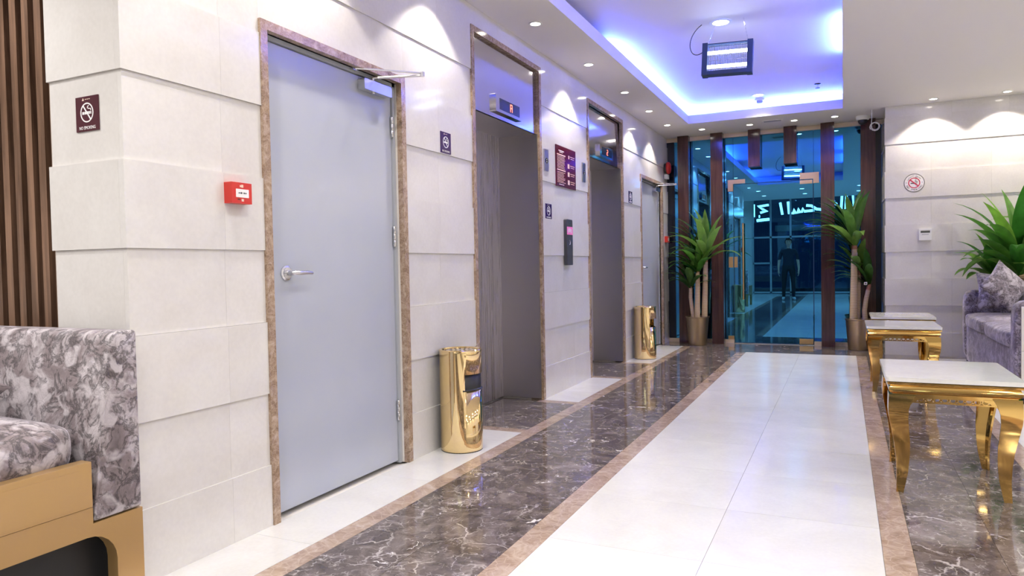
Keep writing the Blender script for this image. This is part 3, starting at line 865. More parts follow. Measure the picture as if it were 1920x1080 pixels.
for q, yq in enumerate((0.105, 0.025, -0.048, -0.120)):
    hgt = 0.018 if q == 0 else 0.024
    bars('pictogram', [(0.035 if q else 0.055, 0.080, yq - hgt, yq + hgt * 0.7)], 'print_cream', n_)
    bars('text_line', [(0.10, 0.215, yq + 0.003, yq + 0.008)], 'print_cream', n_)
    bars('text_line', [(0.11, 0.20, yq - 0.014, yq - 0.009)], 'print_cream', n_)

def call_panel(y, z, label):
    c = empty('call_panel', label=label, cat='button panel', group='elevator call panels', mat=on_left(y, z, PR))
    box('plate', -0.043, 0.043, -0.089, 0.089, 0, 0.010, 'steel_brushed', c, 0.0015, 1)
    prism('button_window', [(0.028 * math.cos(2 * PI * k / 20), -0.004 + 0.022 * math.sin(2 * PI * k / 20)) for k in range(20)], 0.0102, 0.0115, 'frame_navy', c)
    bm = bmesh.new(); add_prism(bm, [(-0.010, 0.000), (0.010, 0.000), (0.0, 0.013)], 0.0116, 0.0121); add_prism(bm, [(-0.010, -0.008), (0.0, -0.021), (0.010, -0.008)], 0.0116, 0.0121)
    mesh_obj('arrow', bm, 'print_white', c)
call_panel(5.489, 1.980, 'steel call panel right beside the nearer elevator')
call_panel(6.430, 1.983, 'steel call panel right beside the farther elevator')
k_ = empty('control_panel', label='tall dark grey control panel with pink sticker between the elevators', cat='control panel', mat=on_left(5.96, 1.308, PR))
prism('housing', rounded(-0.072, 0.072, -0.203, 0.203, 0.012), 0, 0.030, 'dark_grey', k_, 'XY', 0.006, 3)
box('pink_sticker', -0.072, 0.072, 0.068, 0.138, 0.0302, 0.031, 'print_pink', k_)
bars('scribble', [(-0.045, -0.025, 0.085, 0.122), (-0.010, 0.012, 0.090, 0.126), (0.025, 0.042, 0.082, 0.118)], 'print_white', k_, 0.0311, 0.0314)
bm = bmesh.new(); add_tube(bm, [(-0.008, 0.020, 0.0305), (0.010, 0.008, 0.0305), (0.006, -0.014, 0.0305), (-0.010, -0.024, 0.0305)], 0.004, 6)
mesh_obj('moon_mark', bm, 'alu_silver', k_, True)
box('key_switch', -0.01, 0.01, 0.165, 0.178, 0.0302, 0.033, 'alu_silver', k_)

def call_point(mat, s_, label, full=True):
    c = empty('fire_call_point', label=label, cat='fire alarm', group='red fire call points', mat=mat)
    bm = bmesh.new(); add_box(bm, -0.5 * s_, 0.5 * s_, -0.40 * s_, 0.40 * s_, 0, 0.40 * s_); bevel_all(bm, 0.04 * s_, 3)
    mesh_obj('housing', bm, 'red_plastic', c, True)
    if full:
        z = 0.40 * s_
        prism('window', rounded(-0.30 * s_, 0.34 * s_, -0.17 * s_, 0.15 * s_, 0.02 * s_), z, z + 0.001, 'print_white', c)
        bm = bmesh.new()
        add_prism(bm, [(-0.18 * s_, -0.015 * s_), (-0.05 * s_, -0.012 * s_), (-0.05 * s_, -0.045 * s_), (0.02 * s_, 0.0), (-0.05 * s_, 0.045 * s_), (-0.05 * s_, 0.012 * s_), (-0.18 * s_, 0.015 * s_)], z + 0.0011, z + 0.0018)
        add_prism(bm, [(0.22 * s_, -0.015 * s_), (0.22 * s_, 0.015 * s_), (0.11 * s_, 0.012 * s_), (0.11 * s_, 0.035 * s_), (0.05 * s_, 0.0), (0.11 * s_, -0.035 * s_), (0.11 * s_, -0.012 * s_)], z + 0.0011, z + 0.0018)
        mesh_obj('arrow', bm, 'print_black', c)
        bars('flame_mark', [(-0.10 * s_, -0.04 * s_, 0.22 * s_, 0.30 * s_), (-0.03 * s_, 0.07 * s_, 0.21 * s_, 0.32 * s_)], 'print_cream', c, z, z + 0.0008)
        bars('reset_mark', [(-0.03 * s_, 0.08 * s_, -0.32 * s_, -0.22 * s_)], 'print_cream', c, z, z + 0.0008)
        bars('key_slot', [(-0.22 * s_, -0.10 * s_, -0.27 * s_, -0.23 * s_)], 'print_black', c, z, z + 0.0008)
    return c
call_point(on_left(2.142, 1.417, PR), 0.105, 'red fire call point beside the large grey door')
call_point(on_left(9.85, 1.44, PR), 0.105, 'small red fire call point by the far corner of the glass wall')

al = empty('fire_alarm', label='round red alarm sounder high in the corner beside the glass wall', cat='fire alarm', mat=on_left(9.85, 2.425, PR))
lathe('back_box', [(0.06, 0.0), (0.065, 0.004), (0.065, 0.03)], 'black_plastic', al, 28)
lathe('sounder', [(0.072, 0.03), (0.082, 0.036), (0.084, 0.06), (0.070, 0.075), (0.030, 0.085), (0.010, 0.087)], 'red_plastic', al, 32)
box('strobe', -0.045, 0.045, -0.15, -0.09, 0, 0.05, 'white_plastic', al, 0.006, 2)

st = empty('no_smoking_sticker', label='round white no smoking sticker with red ring on the stone wall', cat='sign', mat=on_front(2.98, 1.969, YR - PR))
disc('backing', 0.104, 0, 0.0015, 'sticker_white', st)
ring('outer_ring', 0.098, 0.104, 0.0016, 0.0022, 'print_black', st)
ring('red_ring', 0.050, 0.060, 0.0016, 0.0022, 'print_red', st)
bm = bmesh.new(); c_, s_ = math.cos(math.radians(-42)), math.sin(math.radians(-42))
add_prism(bm, [(p[0] * c_ - p[1] * s_, p[0] * s_ + p[1] * c_) for p in ((-0.053, -0.006), (0.053, -0.006), (0.053, 0.006), (-0.053, 0.006))], 0.0024, 0.0028)
mesh_obj('slash', bm, 'print_red', st)
bars('cigarette', [(-0.036, 0.0, -0.009, 0.001)], 'print_black', st, 0.0016, 0.0021)
bars('cigarette_tip', [(0.002, 0.030, -0.009, 0.001)], 'led_off', st, 0.0016, 0.0021)
bm = bmesh.new(); add_tube(bm, [(0.032, 0.006, 0.0018), (0.030, 0.018, 0.0018), (0.012, 0.022, 0.0018), (0.010, 0.034, 0.0018), (0.024, 0.038, 0.0018)], 0.004, 6)
mesh_obj('smoke_mark', bm, 'led_off', st)
for i, ch in enumerate('NO SMOKING'):
    a = math.radians(-152 + i * 13.8)
    if ch != ' ': text('letter', ch, 0.028, 'print_black', st, 0.079 * math.cos(a), 0.079 * math.sin(a), 0.0018, a + PI / 2, 0.0002)
for i, ch in enumerate('\ufee3\ufee4\ufee8\ufeee\ufec9 \ufe8d\ufedf\ufe98\ufeaa\ufea7\ufef4\ufee6'):
    a = math.radians(38 + i * 9.2)
    if ch != ' ': text('letter', ch, 0.028, 'print_black', st, 0.079 * math.cos(a), 0.079 * math.sin(a), 0.0018, a - PI / 2, 0.0002)
for sx in (-1, 1): disc('dot', 0.004, 0.0016, 0.0021, 'print_black', st, 12, sx * 0.079, 0.004)

th = empty('thermostat', label='white thermostat with grey display on the stone wall', cat='thermostat', mat=on_front(3.087, 1.380, YR - PR))
prism('housing', rounded(-0.062, 0.062, -0.066, 0.066, 0.006), 0, 0.028, 'white_plastic', th, 'XY', 0.005, 2)
box('display', -0.046, 0.046, 0.018, 0.042, 0.0282, 0.0288, 'lcd', th)
box('label_line', -0.034, 0.034, -0.004, 0.003, 0.0282, 0.0286, 'led_off', th)

# ------------------------------------------------------------------ glass wall, glass door and wooden posts
gw = empty('window_1', (0, YG, 0), kind='structure', label='blue tinted glass wall at the far end of the lobby')
def pane(x0, x1, z0, z1, parent=gw, y=0.0, t=0.012):
    bm = bmesh.new(); add_box(bm, x0 + 0.002, x1 - 0.002, y, y + t, z0 + 0.002, z1 - 0.002)
    return mesh_obj('pane', bm, 'glass_blue', parent)
ZT = 2.80; ZD = 2.165
pane(0.10, 0.70, 0.05, ZT); pane(0.70, 0.895, 0.05, ZT)
pane(0.895, 1.90, ZD, ZT); pane(1.90, 2.07, 0.05, ZT); pane(2.07, 2.60, 0.05, ZT)
boxes('head_trim', [(0.0, XR, -0.03, 0.05, ZT, H - 0.002)], 'trim_champagne', gw)
boxes('sill_trim', [(0.0, 0.895, -0.03, 0.05, 0.0, 0.05), (1.90, XR, -0.03, 0.05, 0.0, 0.05)], 'trim_champagne', gw)
box('threshold_plate', 0.895, 1.90, -0.04, 0.05, 0.0, 0.008, 'alu_silver', gw)
box('side_frame', 0.0, 0.10, -0.02, 0.06, 0.05, ZT, 'frame_navy', gw)
box('side_frame', 2.60, 2.68, -0.02, 0.06, 0.05, ZT, 'frame_navy', gw)
gd = empty('door_3', (0, YG, 0), kind='structure', label='frameless blue glass door with brass fittings')
pane(0.898, 1.893, 0.012, ZD - 0.004, gd)
def patch(nm, poly, parent):
    bm = bmesh.new(); add_prism(bm, poly, -0.018, 0.030, 'XZ'); bevel_all(bm, 0.002, 1)
    return mesh_obj(nm, bm, 'brass', parent, True)
patch('patch_fitting', [(0.825, 2.225), (0.825, 2.07), (0.892, 2.07), (0.892, 2.17), (1.05, 2.17), (1.05, 2.225)], gw)
patch('patch_fitting', [(1.735, 2.255), (1.735, 2.172), (1.896, 2.172), (1.896, 2.115), (1.965, 2.115), (1.965, 2.255)], gw)
patch('patch_fitting', [(1.735, 2.112), (1.735, 2.160), (1.885, 2.160), (1.885, 2.112)], gd)
patch('patch_fitting', [(1.72, 0.014), (1.72, 0.082), (1.888, 0.082), (1.888, 0.014)], gd)
patch('patch_fitting', [(0.815, 0.05), (0.815, 0.10), (0.892, 0.10), (0.892, 0.05)], gw)
patch('lock_keeper', [(0.830, 1.035), (0.830, 1.18), (0.886, 1.18), (0.886, 1.035)], gw)
patch('lock_case', [(0.902, 1.035), (0.902, 1.18), (0.945, 1.18), (0.945, 1.035)], gd)
hb = empty('pull_handle', (0, 0, 0)); hb.parent = gd
lathe('bar', [(0.011, 0.60), (0.012, 0.605), (0.012, 1.625), (0.011, 1.63)], 'brass', hb, 16, (1.024, -0.065, 0.0))
for z in (0.72, 1.50): tube('standoff', [(1.024, -0.002, z), (1.024, -0.06, z)], 0.008, 'brass', hb, 10)
def post(x0, x1, z0, label, group, nm='wood_post'):
    t = empty(nm, ((x0 + x1) / 2, 9.985, z0), label, 'post', group)
    hw = (x1 - x0) / 2
    bm = bmesh.new(); add_box(bm, -hw, hw, -0.10, 0.025, 0, H - 0.004 - z0); bevel_all(bm, 0.003, 1)
    mesh_obj('timber', bm, 'post_wood', t, True)
    box('end_cap', -hw + 0.004, hw - 0.004, -0.096, 0.02, -0.004, 0.0, 'frame_navy', t) if z0 > 0.1 else None
    return t
gp = 'dark wood posts in front of the glass wall'
post(0.178, 0.325, 0.0, 'dark wood post nearest the elevator wall', gp)
post(0.622, 0.778, 0.0, 'dark wood post beside the potted palm on the elevator side', gp)
post(1.990, 2.148, 0.0, 'dark wood post beside the hinge side of the glass door', gp)
post(2.448, 2.612, 0.0, 'dark wood post behind the palm beside the stone wall', gp)
gh = 'short dark wood blocks hanging over the glass door'
post(1.108, 1.258, 2.365, 'short hanging wood block over the handle side of the glass door', gh, 'hanging_wood_block')
post(1.550, 1.705, 2.375, 'short hanging wood block over the hinge side of the glass door', gh, 'hanging_wood_block')
# ground outside the glass
og = box('ground_outside', -2, 5, YG + 0.06, YG + 6, -0.12, -0.02, 'outside_ground'); tag(og, kind='structure')

# ------------------------------------------------------------------ ceiling fixtures
cd = empty('security_camera', (2.467, 9.70, H), 'white dome security camera on the ceiling beside the last wood post', 'security camera')
lathe('base', [(0.075, 0.0), (0.078, -0.012), (0.070, -0.045), (0.058, -0.05)], 'white_plastic', cd, 28)
lathe('dome', [(0.055, -0.048), (0.052, -0.070), (0.040, -0.090), (0.020, -0.101), (0.002, -0.104)], 'black_plastic', cd, 28)
pts = [(2.556, 9.35, H), (2.555, 9.35, H - 0.09), (2.550, 9.35, H - 0.17)]
for k in range(1, 26):
    a = PI + 2 * PI * k / 12.0
    pts.append((2.588 + (0.036 + 0.0008 * k) * math.cos(a), 9.35 + 0.001 * k, H - 0.195 + (0.036 + 0.0008 * k) * math.sin(a)))
tag(tube('hanging_cable', pts, 0.0035, 'white_plastic', None, 8), 'white cable hanging coiled from the ceiling beside the dome camera', 'cable')
vg = empty('ceiling_vent', (1.455, 9.41, H), 'thin curved ceiling vent above the glass door', 'vent')
prism('frame', rounded(-0.125, 0.125, -0.05, 0.05, 0.05, 8), -0.006, 0.0, 'ceiling_paint', vg, 'XY', 0.002, 1)
for q in range(3): box('slat', -0.10, 0.10, -0.028 + q * 0.022, -0.018 + q * 0.022, -0.010, -0.006, 'led_off', vg)
sd = empty('smoke_detector', (1.345, 9.03, HU), 'small white smoke detector beside the far downlight in the cove', 'smoke detector')
lathe('base', [(0.055, 0.0), (0.055, -0.018), (0.048, -0.024)], 'white_plastic', sd, 24)
lathe('chamber', [(0.036, -0.022), (0.036, -0.045), (0.026, -0.055), (0.003, -0.057)], 'led_off', sd, 24)
sp = empty('sprinkler', (1.997, 8.6, HU), 'ceiling sprinkler head in the blue cove', 'sprinkler')
lathe('rosette', [(0.034, 0.0), (0.034, -0.006), (0.020, -0.010)], 'frame_navy', sp, 20)
lathe('stem', [(0.009, -0.008), (0.009, -0.045)], 'chrome', sp, 12)
lathe('deflector', [(0.024, -0.045), (0.024, -0.049)], 'frame_navy', sp, 16)

# insect killer lamp hanging from the cove ceiling
zk = empty('insect_killer', (1.405, 5.95, 2.608), 'blue framed insect killer lamp with two glowing tubes hanging in the cove', 'insect killer')
zk.rotation_euler = (math.radians(-3), math.radians(2.2), math.radians(2))
W2, ZHH, D2 = 0.195, 0.262, 0.045
box('end_cap', -W2, -W2 + 0.042, -D2, D2, 0, ZHH, 'zapper_frame', zk, 0.006, 2)
box('end_cap', W2 - 0.042, W2, -D2, D2, 0, ZHH, 'zapper_frame', zk, 0.006, 2)
box('tray', -W2 + 0.03, W2 - 0.03, -D2 + 0.003, D2 - 0.003, 0.004, 0.034, 'zapper_frame', zk, 0.004, 1)
box('top_rail', -W2 + 0.03, W2 - 0.03, -D2 + 0.012, D2 - 0.012, ZHH - 0.014, ZHH - 0.006, 'zapper_frame', zk, 0.002, 1)
for z in (0.078, 0.190):
    tube('glow_tube', [(-W2 + 0.045, 0, z), (W2 - 0.045, 0, z)], 0.013, 'uv_tube', zk, 14)
for i in range(22):
    x = -W2 + 0.055 + i * (2 * W2 - 0.11) / 21
    bm = bmesh.new()
    for yy in (-0.036, 0.036): add_tube(bm, [(x, yy, 0.036), (x, yy, ZHH - 0.02)], 0.0013, 5)
    mesh_obj('grid_wire', bm, 'zapper_frame', zk)
for z in (0.045, 0.115, 0.150, ZHH - 0.030):
    for yy in (-0.0385,): tube('grid_rail', [(-W2 + 0.045, yy, z), (W2 - 0.045, yy, z)], 0.0018, 'chrome', zk, 6)
ztop = HU - 2.608
for sx in (-1, 1):
    a = Vector((sx * 0.155, 0.0, ZHH - 0.004)); b2 = Vector((sx * 0.105 + 0.006, 0.01, ztop + 0.004))
    bm = bmesh.new(); n = 14
    for i in range(n):
        p0, p1 = a.lerp(b2, i / n), a.lerp(b2, (i + 1.15) / n)
        off = Vector((0.003, 0, 0)) if i % 2 else Vector((0, 0.003, 0))
        add_tube(bm, [p0 - off, p1 - off], 0.001, 4); add_tube(bm, [p0 + off, p1 + off], 0.001, 4)
    mesh_obj('chain', bm, 'chrome', zk)
pts = []
P0, P1, P2, P3 = Vector((-W2, 0, 0.205)), Vector((-0.30, 0.0, 0.12)), Vector((-0.36, 0.0, 0.33)), Vector((-0.215, 0.02, ztop - 0.015))
for i in range(21):
    t = i / 20; pts.append(P0 * (1 - t) ** 3 + P1 * 3 * t * (1 - t) ** 2 + P2 * 3 * t * t * (1 - t) + P3 * t ** 3)
tube('power_cord', pts, 0.0035, 'black_plastic', zk, 8)

# ------------------------------------------------------------------ gold ashtray bins
def ash_bin(y, label, flap):
    t = empty('ashtray_bin', (0.142, y, 0.0), label, 'bin', 'gold ashtray bins by the elevators')
    R_, HH = 0.128, 0.605
    bm = bmesh.new(); n = 72; zs = [0.0, 0.012, 0.372, 0.466, HH - 0.012, HH]
    vs = [[bm.verts.new(((R_ - (0.003 if i in (0,) else 0)) * math.cos(2 * PI * k / n), (R_ - (0.003 if i in (0,) else 0)) * math.sin(2 * PI * k / n), z)) for k in range(n)] for i, z in enumerate(zs)]
    for i in range(len(zs) - 1):
        for k in range(n):
            ang = (360.0 * (k + 0.5) / n + 180) % 360 - 180
            if i == 2 and -52 < ang < 52: continue
            bm.faces.new((vs[i][k], vs[i][(k + 1) % n], vs[i + 1][(k + 1) % n], vs[i + 1][k]))
    body = mesh_obj('body', bm, 'gold_can', t, True)
    md = body.modifiers.new('t', 'SOLIDIFY'); md.thickness = 0.003; md.offset = -1
    disc('base_plate', R_ - 0.002, 0.0, 0.006, 'bin_black', t, 48)
    # ashtray top: rim, sieve plate with holes
    lathe('rim', [(R_ - 0.018, HH - 0.004), (R_ - 0.016, HH + 0.004), (R_ - 0.004, HH + 0.006), (R_ + 0.002, HH), (R_ + 0.001, HH - 0.008)], 'gold_can', t, 64, cap=False)
    disc('sieve_plate', R_ - 0.014, HH - 0.006, HH - 0.001, 'gold_can', t, 48)
    bm = bmesh.new()
    for rr, c_ in ((0.03, 6), (0.06, 12), (0.09, 18)):
        for q in range(c_):
            a = 2 * PI * q / c_
            add_prism(bm, [(rr * math.cos(a) + 0.006 * math.cos(2 * PI * j / 8), rr * math.sin(a) + 0.006 * math.sin(2 * PI * j / 8)) for j in range(8)], HH - 0.001, HH - 0.0004)
    mesh_obj('sieve_hole', bm, 'bin_black', t)
    if flap:
        bm = bmesh.new()
        for i, z in enumerate((0.366, 0.474)):
            pass
        rows = []
        for z, rr in ((0.360, R_ - 0.004), (0.372, R_ + 0.004), (0.378, R_ - 0.004), (0.474, R_ - 0.008)):
            rows.append([bm.verts.new((rr * math.cos(math.radians(a)), rr * math.sin(math.radians(a)), z)) for a in range(-56, 57, 4)])
        for a_, b_ in zip(rows, rows[1:]):
            for i in range(len(a_) - 1): bm.faces.new((a_[i], a_[i + 1], b_[i + 1], b_[i]))
        o = mesh_obj('flap', bm, 'bin_black', t, True)
        md = o.modifiers.new('t', 'SOLIDIFY'); md.thickness = 0.002
    else:
        lathe('inner_bucket', [(0.09, 0.02), (0.095, 0.30), (0.097, 0.345)], 'bin_black', t, 32)
    return t
ash_bin(3.742, 'polished gold ashtray bin with black flap beside the nearer elevator', True)
ash_bin(8.15, 'polished gold ashtray bin with open slot beside the farther elevator', False)

# ------------------------------------------------------------------ gold side tables with marble tops
def table_leg(sx, sy):
    """a cabriole leg bent from sheet metal: two broad curved faces meeting at the outer corner"""
    bm = bmesh.new(); t = 0.009
    prof = [(0.470, 0.000, 0.112), (0.440, -0.002, 0.096), (0.400, -0.003, 0.085), (0.360, 0.000, 0.080), (0.310, 0.009, 0.074), (0.235, 0.023, 0.066), (0.165, 0.031, 0.056), (0.095, 0.034, 0.047), (0.045, 0.033, 0.038), (0.0, 0.031, 0.031)]
    rings = []
    for z, off, w_ in prof:
        pts = [(0, 0), (w_, 0), (w_, t), (t, t), (t, w_), (0, w_)]
        rings.append([bm.verts.new((-sx * (off + p[0]), -sy * (off + p[1]), z)) for p in pts])
    for a, c_ in zip(rings, rings[1:]):
        for k in range(6): bm.faces.new((a[k], a[(k + 1) % 6], c_[(k + 1) % 6], c_[k]))
    bm.faces.new(rings[0]); bm.faces.new(rings[-1][::-1])
    return bm
def side_table(x0, y0, label):
    WX, WY = 0.545, 0.68
    t = empty('side_table', (x0, y0, 0), label, 'table', 'gold side tables with marble tops')
    bm = bmesh.new(); add_prism(bm, rounded(0, WX, 0, WY, 0.02, 4), 0.532, 0.552); bevel_all(bm, 0.004, 2, 40)
    mesh_obj('marble_top', bm, 'table_marble', t, True)
    # moulded apron frame: profile swept round the rectangle
    prof = [(0.012, 0.532), (0.004, 0.526), (0.006, 0.518), (0.018, 0.512), (0.012, 0.500), (0.010, 0.490), (0.016, 0.480), (0.026, 0.474), (0.026, 0.455), (0.040, 0.455), (0.040, 0.532)]
    bm = bmesh.new(); loops = []
    for ins, z in prof:
        loops.append([bm.verts.new(p) for p in ((ins, ins, z), (WX - ins, ins, z), (WX - ins, WY - ins, z), (ins, WY - ins, z))])
    for a, c_ in zip(loops, loops[1:] + loops[:1]):
        for k in range(4): bm.faces.new((a[k], a[(k + 1) % 4], c_[(k + 1) % 4], c_[k]))
    mesh_obj('apron', bm, 'gold_mirror', t, True)
    for sx in (-1, 1):
        for sy in (-1, 1):
            bm = table_leg(sx, sy)
            lg = mesh_obj('leg', bm, 'gold_mirror', t, True)
            lg.location = (WX / 2 + sx * (WX / 2 - 0.012), WY / 2 + sy * (WY / 2 - 0.018), 0)
            # scrolled bracket between leg and apron
            lx, ly = lg.location.x - sx * 0.06, lg.location.y - sy * 0.06
            poly = [(0, 0.462), (0.085, 0.462), (0.080, 0.452), (0.055, 0.446), (0.040, 0.436), (0.026, 0.418), (0, 0.400)]
            b1 = bmesh.new(); add_prism(b1, [(lx - sx * p[0], p[1]) for p in poly], lg.location.y - sy * 0.014, lg.location.y - sy * 0.004, 'XZ')
            mesh_obj('corner_bracket', b1, 'gold_mirror', t)
            b1 = bmesh.new(); add_prism(b1, [(ly - sy * p[0], p[1]) for p in poly], lg.location.x - sx * 0.014, lg.location.x - sx * 0.004, 'YZ')
            mesh_obj('corner_bracket', b1, 'gold_mirror', t)
    # pierced skirt: small rings along the far apron edge
    for yy in (0.045, WY - 0.045):
        bm = bmesh.new()
        for i in range(11):
            cx = 0.115 + i * (WX - 0.23) / 10
            pr_ = [(cx + 0.013 * math.cos(2 * PI * j / 12), yy, 0.447 + 0.011 * math.sin(2 * PI * j / 12)) for j in range(12)]
            add_tube(bm, pr_ + pr_[:1], 0.0035, 5, False)
        add_box(bm, 0.085, WX - 0.085, yy - 0.004, yy + 0.004, 0.430, 0.436)
        mesh_obj('pierced_skirt', bm, 'gold_mirror', t, True)
    return t
side_table(2.428, 3.735, 'nearest gold side table with white marble top')
side_table(2.420, 6.565, 'middle gold side table with white marble top, in front of the palm pot')
side_table(2.490, 7.66, 'far gold side table half hidden behind another marble top')

# ------------------------------------------------------------------ gold sofa at the pier
sf = empty('gold_sofa', (-0.9, 1.2, 0), 'mottled lilac grey velvet sofa on a gold base against the pier', 'sofa')
XS0, XS1 = -2.1, 0.088
def part(o): o.parent = sf; o.matrix_parent_inverse = Matrix.Translation((0.9, -1.2, 0)); return o
arch = [(1.622, 0.0), (1.622, 0.309), (1.448, 0.309), (1.448, 0.362), (0.72, 0.362), (0.72, 0.0), (0.82, 0.0), (0.82, 0.17)]
for k in range(1, 7):
    a = PI - PI / 2 * k / 6; arch.append((0.92 + 0.10 * math.cos(a), 0.17 + 0.10 * math.sin(a)))
for k in range(7):
    a = PI / 2 - PI / 2 * k / 6; arch.append((1.426 + 0.10 * math.cos(a), 0.17 + 0.10 * math.sin(a)))
arch.append((1.526, 0.0))
def end_panel(xa, xb):
    bm = bmesh.new(); add_prism(bm, arch, xa, xb, 'YZ'); bevel_all(bm, 0.004, 2, 50)
    return part(mesh_obj('end_panel', bm, 'gold_paint', None, True))
end_panel(XS1 - 0.05, XS1); end_panel(XS0, XS0 + 0.05)
part(box('side_board', XS1 - 0.046, XS1 + 0.003, 0.72, 1.446, 0.364, 0.508, 'gold_paint', None, 0.006, 3))
part(box('board_inset', XS1 + 0.0031, XS1 + 0.0045, 0.76, 1.405, 0.372, 0.488, 'gold_paint', None, 0.0006, 1))
part(box('side_board', XS0 - 0.003, XS0 + 0.046, 0.72, 1.446, 0.364, 0.508, 'gold_paint', None, 0.006, 3))
part(box('front_rail', XS0 + 0.05, XS1 - 0.05, 0.72, 0.76, 0.26, 0.50, 'gold_paint', None, 0.004, 2))
part(box('seat_deck', XS0 + 0.05, XS1 - 0.05, 0.76, 1.44, 0.28, 0.47, 'black_plastic', None))
part(box('under_shade_block', XS0 + 0.06, XS1 - 0.10, 0.86, 1.60, 0.0, 0.268, 'bin_black', None))  # black box added to stand in for the shade under the sofa
part(box('back_rail', XS0 + 0.05, XS1 - 0.05, 1.44, 1.61, 0.27, 0.305, 'gold_paint', None))
back_poly = [(1.452, 0.313), (1.622, 0.313), (1.622, 0.905), (1.618, 0.912), (1.556, 0.912), (1.535, 0.904), (1.524, 0.885)]
bm = bmesh.new(); add_prism(bm, back_poly, XS0, XS1 - 0.001, 'YZ')
bmesh.ops.bisect_plane(bm, geom=bm.verts[:] + bm.edges[:] + bm.faces[:], plane_co=(-0.95, 0, 0), plane_no=(1, 0, 0))
bevel_all(bm, 0.008, 3, 35)
bk = part(mesh_obj('backrest', bm, 'sofa_velvet', None, True))
pp = tube('piping', [(XS1 - 0.003, 1.455, 0.32), (XS1 - 0.003, 1.478, 0.50), (XS1 - 0.003, 1.503, 0.70), (XS1 - 0.003, 1.526, 0.878)], 0.004, 'sofa_velvet', None, 8)
part(pp)
part(soft_box('seat_cushion', -0.62, 0.044, 0.74, 1.462, 0.455, 0.640, 'sofa_velvet', None, 0.022, 6, 0.075))
part(soft_box('seat_cushion', -1.30, -0.63, 0.74, 1.462, 0.455, 0.640, 'sofa_velvet', None, 0.022, 6, 0.075))
part(soft_box('seat_cushion', -1.98, -1.31, 0.74, 1.462, 0.455, 0.640, 'sofa_velvet', None, 0.022, 6, 0.075))

def pillow(name, loc, rot, w_, h_, t_, mat, label):
    bm = bmesh.new(); n = 14
    for sgn in (1, -1):
        g = []
        for i in range(n + 1):
            row = []
            for j in range(n + 1):
                u, v_ = 2 * i / n - 1, 2 * j / n - 1
                pin = 1 - 0.10 * (1 - abs(u * v_)) * (max(abs(u), abs(v_)) ** 6)
                z = sgn * t_ * ((1 - u * u) * (1 - v_ * v_)) ** 0.45
                row.append(bm.verts.new((u * w_ / 2 * pin, v_ * h_ / 2 * pin, z)))
            g.append(row)
        for i in range(n):
            for j in range(n):
                f = (g[i][j], g[i + 1][j], g[i + 1][j + 1], g[i][j + 1]); bm.faces.new(f if sgn > 0 else f[::-1])
    bmesh.ops.remove_doubles(bm, verts=bm.verts[:], dist=1e-5)
    o = mesh_obj(name, bm, mat); o.data.polygons.foreach_set('use_smooth', [True] * len(o.data.polygons))
    o.location = loc; o.rotation_euler = rot
    tag(o, label, 'pillow')
    return o
pillow('throw_pillow', (-0.475, 1.22, 0.745), (math.radians(-4), math.radians(3), math.radians(3)), 0.42, 0.42, 0.07, 'sofa_velvet', 'grey throw pillow lying on the seat of the gold sofa')

# ------------------------------------------------------------------ lounge sofa on the other side
ls = empty('lounge_sofa', (3.7, 7.7, 0), 'long lilac velvet sofa with high arms by the stone wall', 'sofa')
def lpart(o): o.parent = ls; o.matrix_parent_inverse = Matrix.Translation((-3.7, -7.7, 0)); return o
A0, A1 = 6.36, 9.0
lpart(soft_box('armrest', 3.41, 4.02, A1 - 0.20, A1, 0.03, 0.765, 'lounge_velvet', None, 0.008, 5, 0.03))
na = lpart(soft_box('armrest', 3.41, 4.02, A0 + 0.012, A0 + 0.22, 0.03, 0.775, 'lounge_velvet', None, 0.008, 5, 0.03))
for z0, z1 in ((0.06, 0.40), (0.403, 0.735)):
    lpart(box('arm_facing', 3.445, 4.00, A0 - 0.002, A0 + 0.014, z0, z1, 'plaster', None, 0.005, 2))
lpart(soft_box('backrest', 3.86, 4.05, A0 + 0.2, A1 - 0.19, 0.03, 0.80, 'lounge_velvet', None, 0.01, 5, 0.05))
lpart(box('base_skirt', 3.425, 3.90, A0 + 0.22, A1 - 0.20, 0.03, 0.40, 'lounge_velvet', None, 0.01, 2))
yy = A0 + 0.225
for q in range(2):
    y1_ = yy + (A1 - A0 - 0.43) / 2
    lpart(soft_box('seat_cushion', 3.395, 3.90, yy, y1_ - 0.004, 0.385, 0.535, 'lounge_velvet', None, 0.02, 6, 0.045)); yy = y1_
for xx in (3.46, 3.98):
    for y_ in (A0 + 0.06, A1 - 0.06): lpart(lathe('foot', [(0.018, 0.0), (0.022, 0.035)], 'black_plastic', None, 12, (xx, y_, 0)))
pillow('throw_pillow', (3.665, 8.625, 0.755), (math.radians(72), math.radians(3), math.radians(8)), 0.36, 0.40, 0.07, 'lounge_velvet', 'upright lilac throw pillow leaning on the far arm of the lounge sofa')
pillow('throw_pillow', (3.66, 8.20, 0.825), (math.radians(66), math.radians(44), math.radians(14)), 0.38, 0.38, 0.06, 'lounge_velvet', 'lilac throw pillow standing on its corner on the lounge sofa')

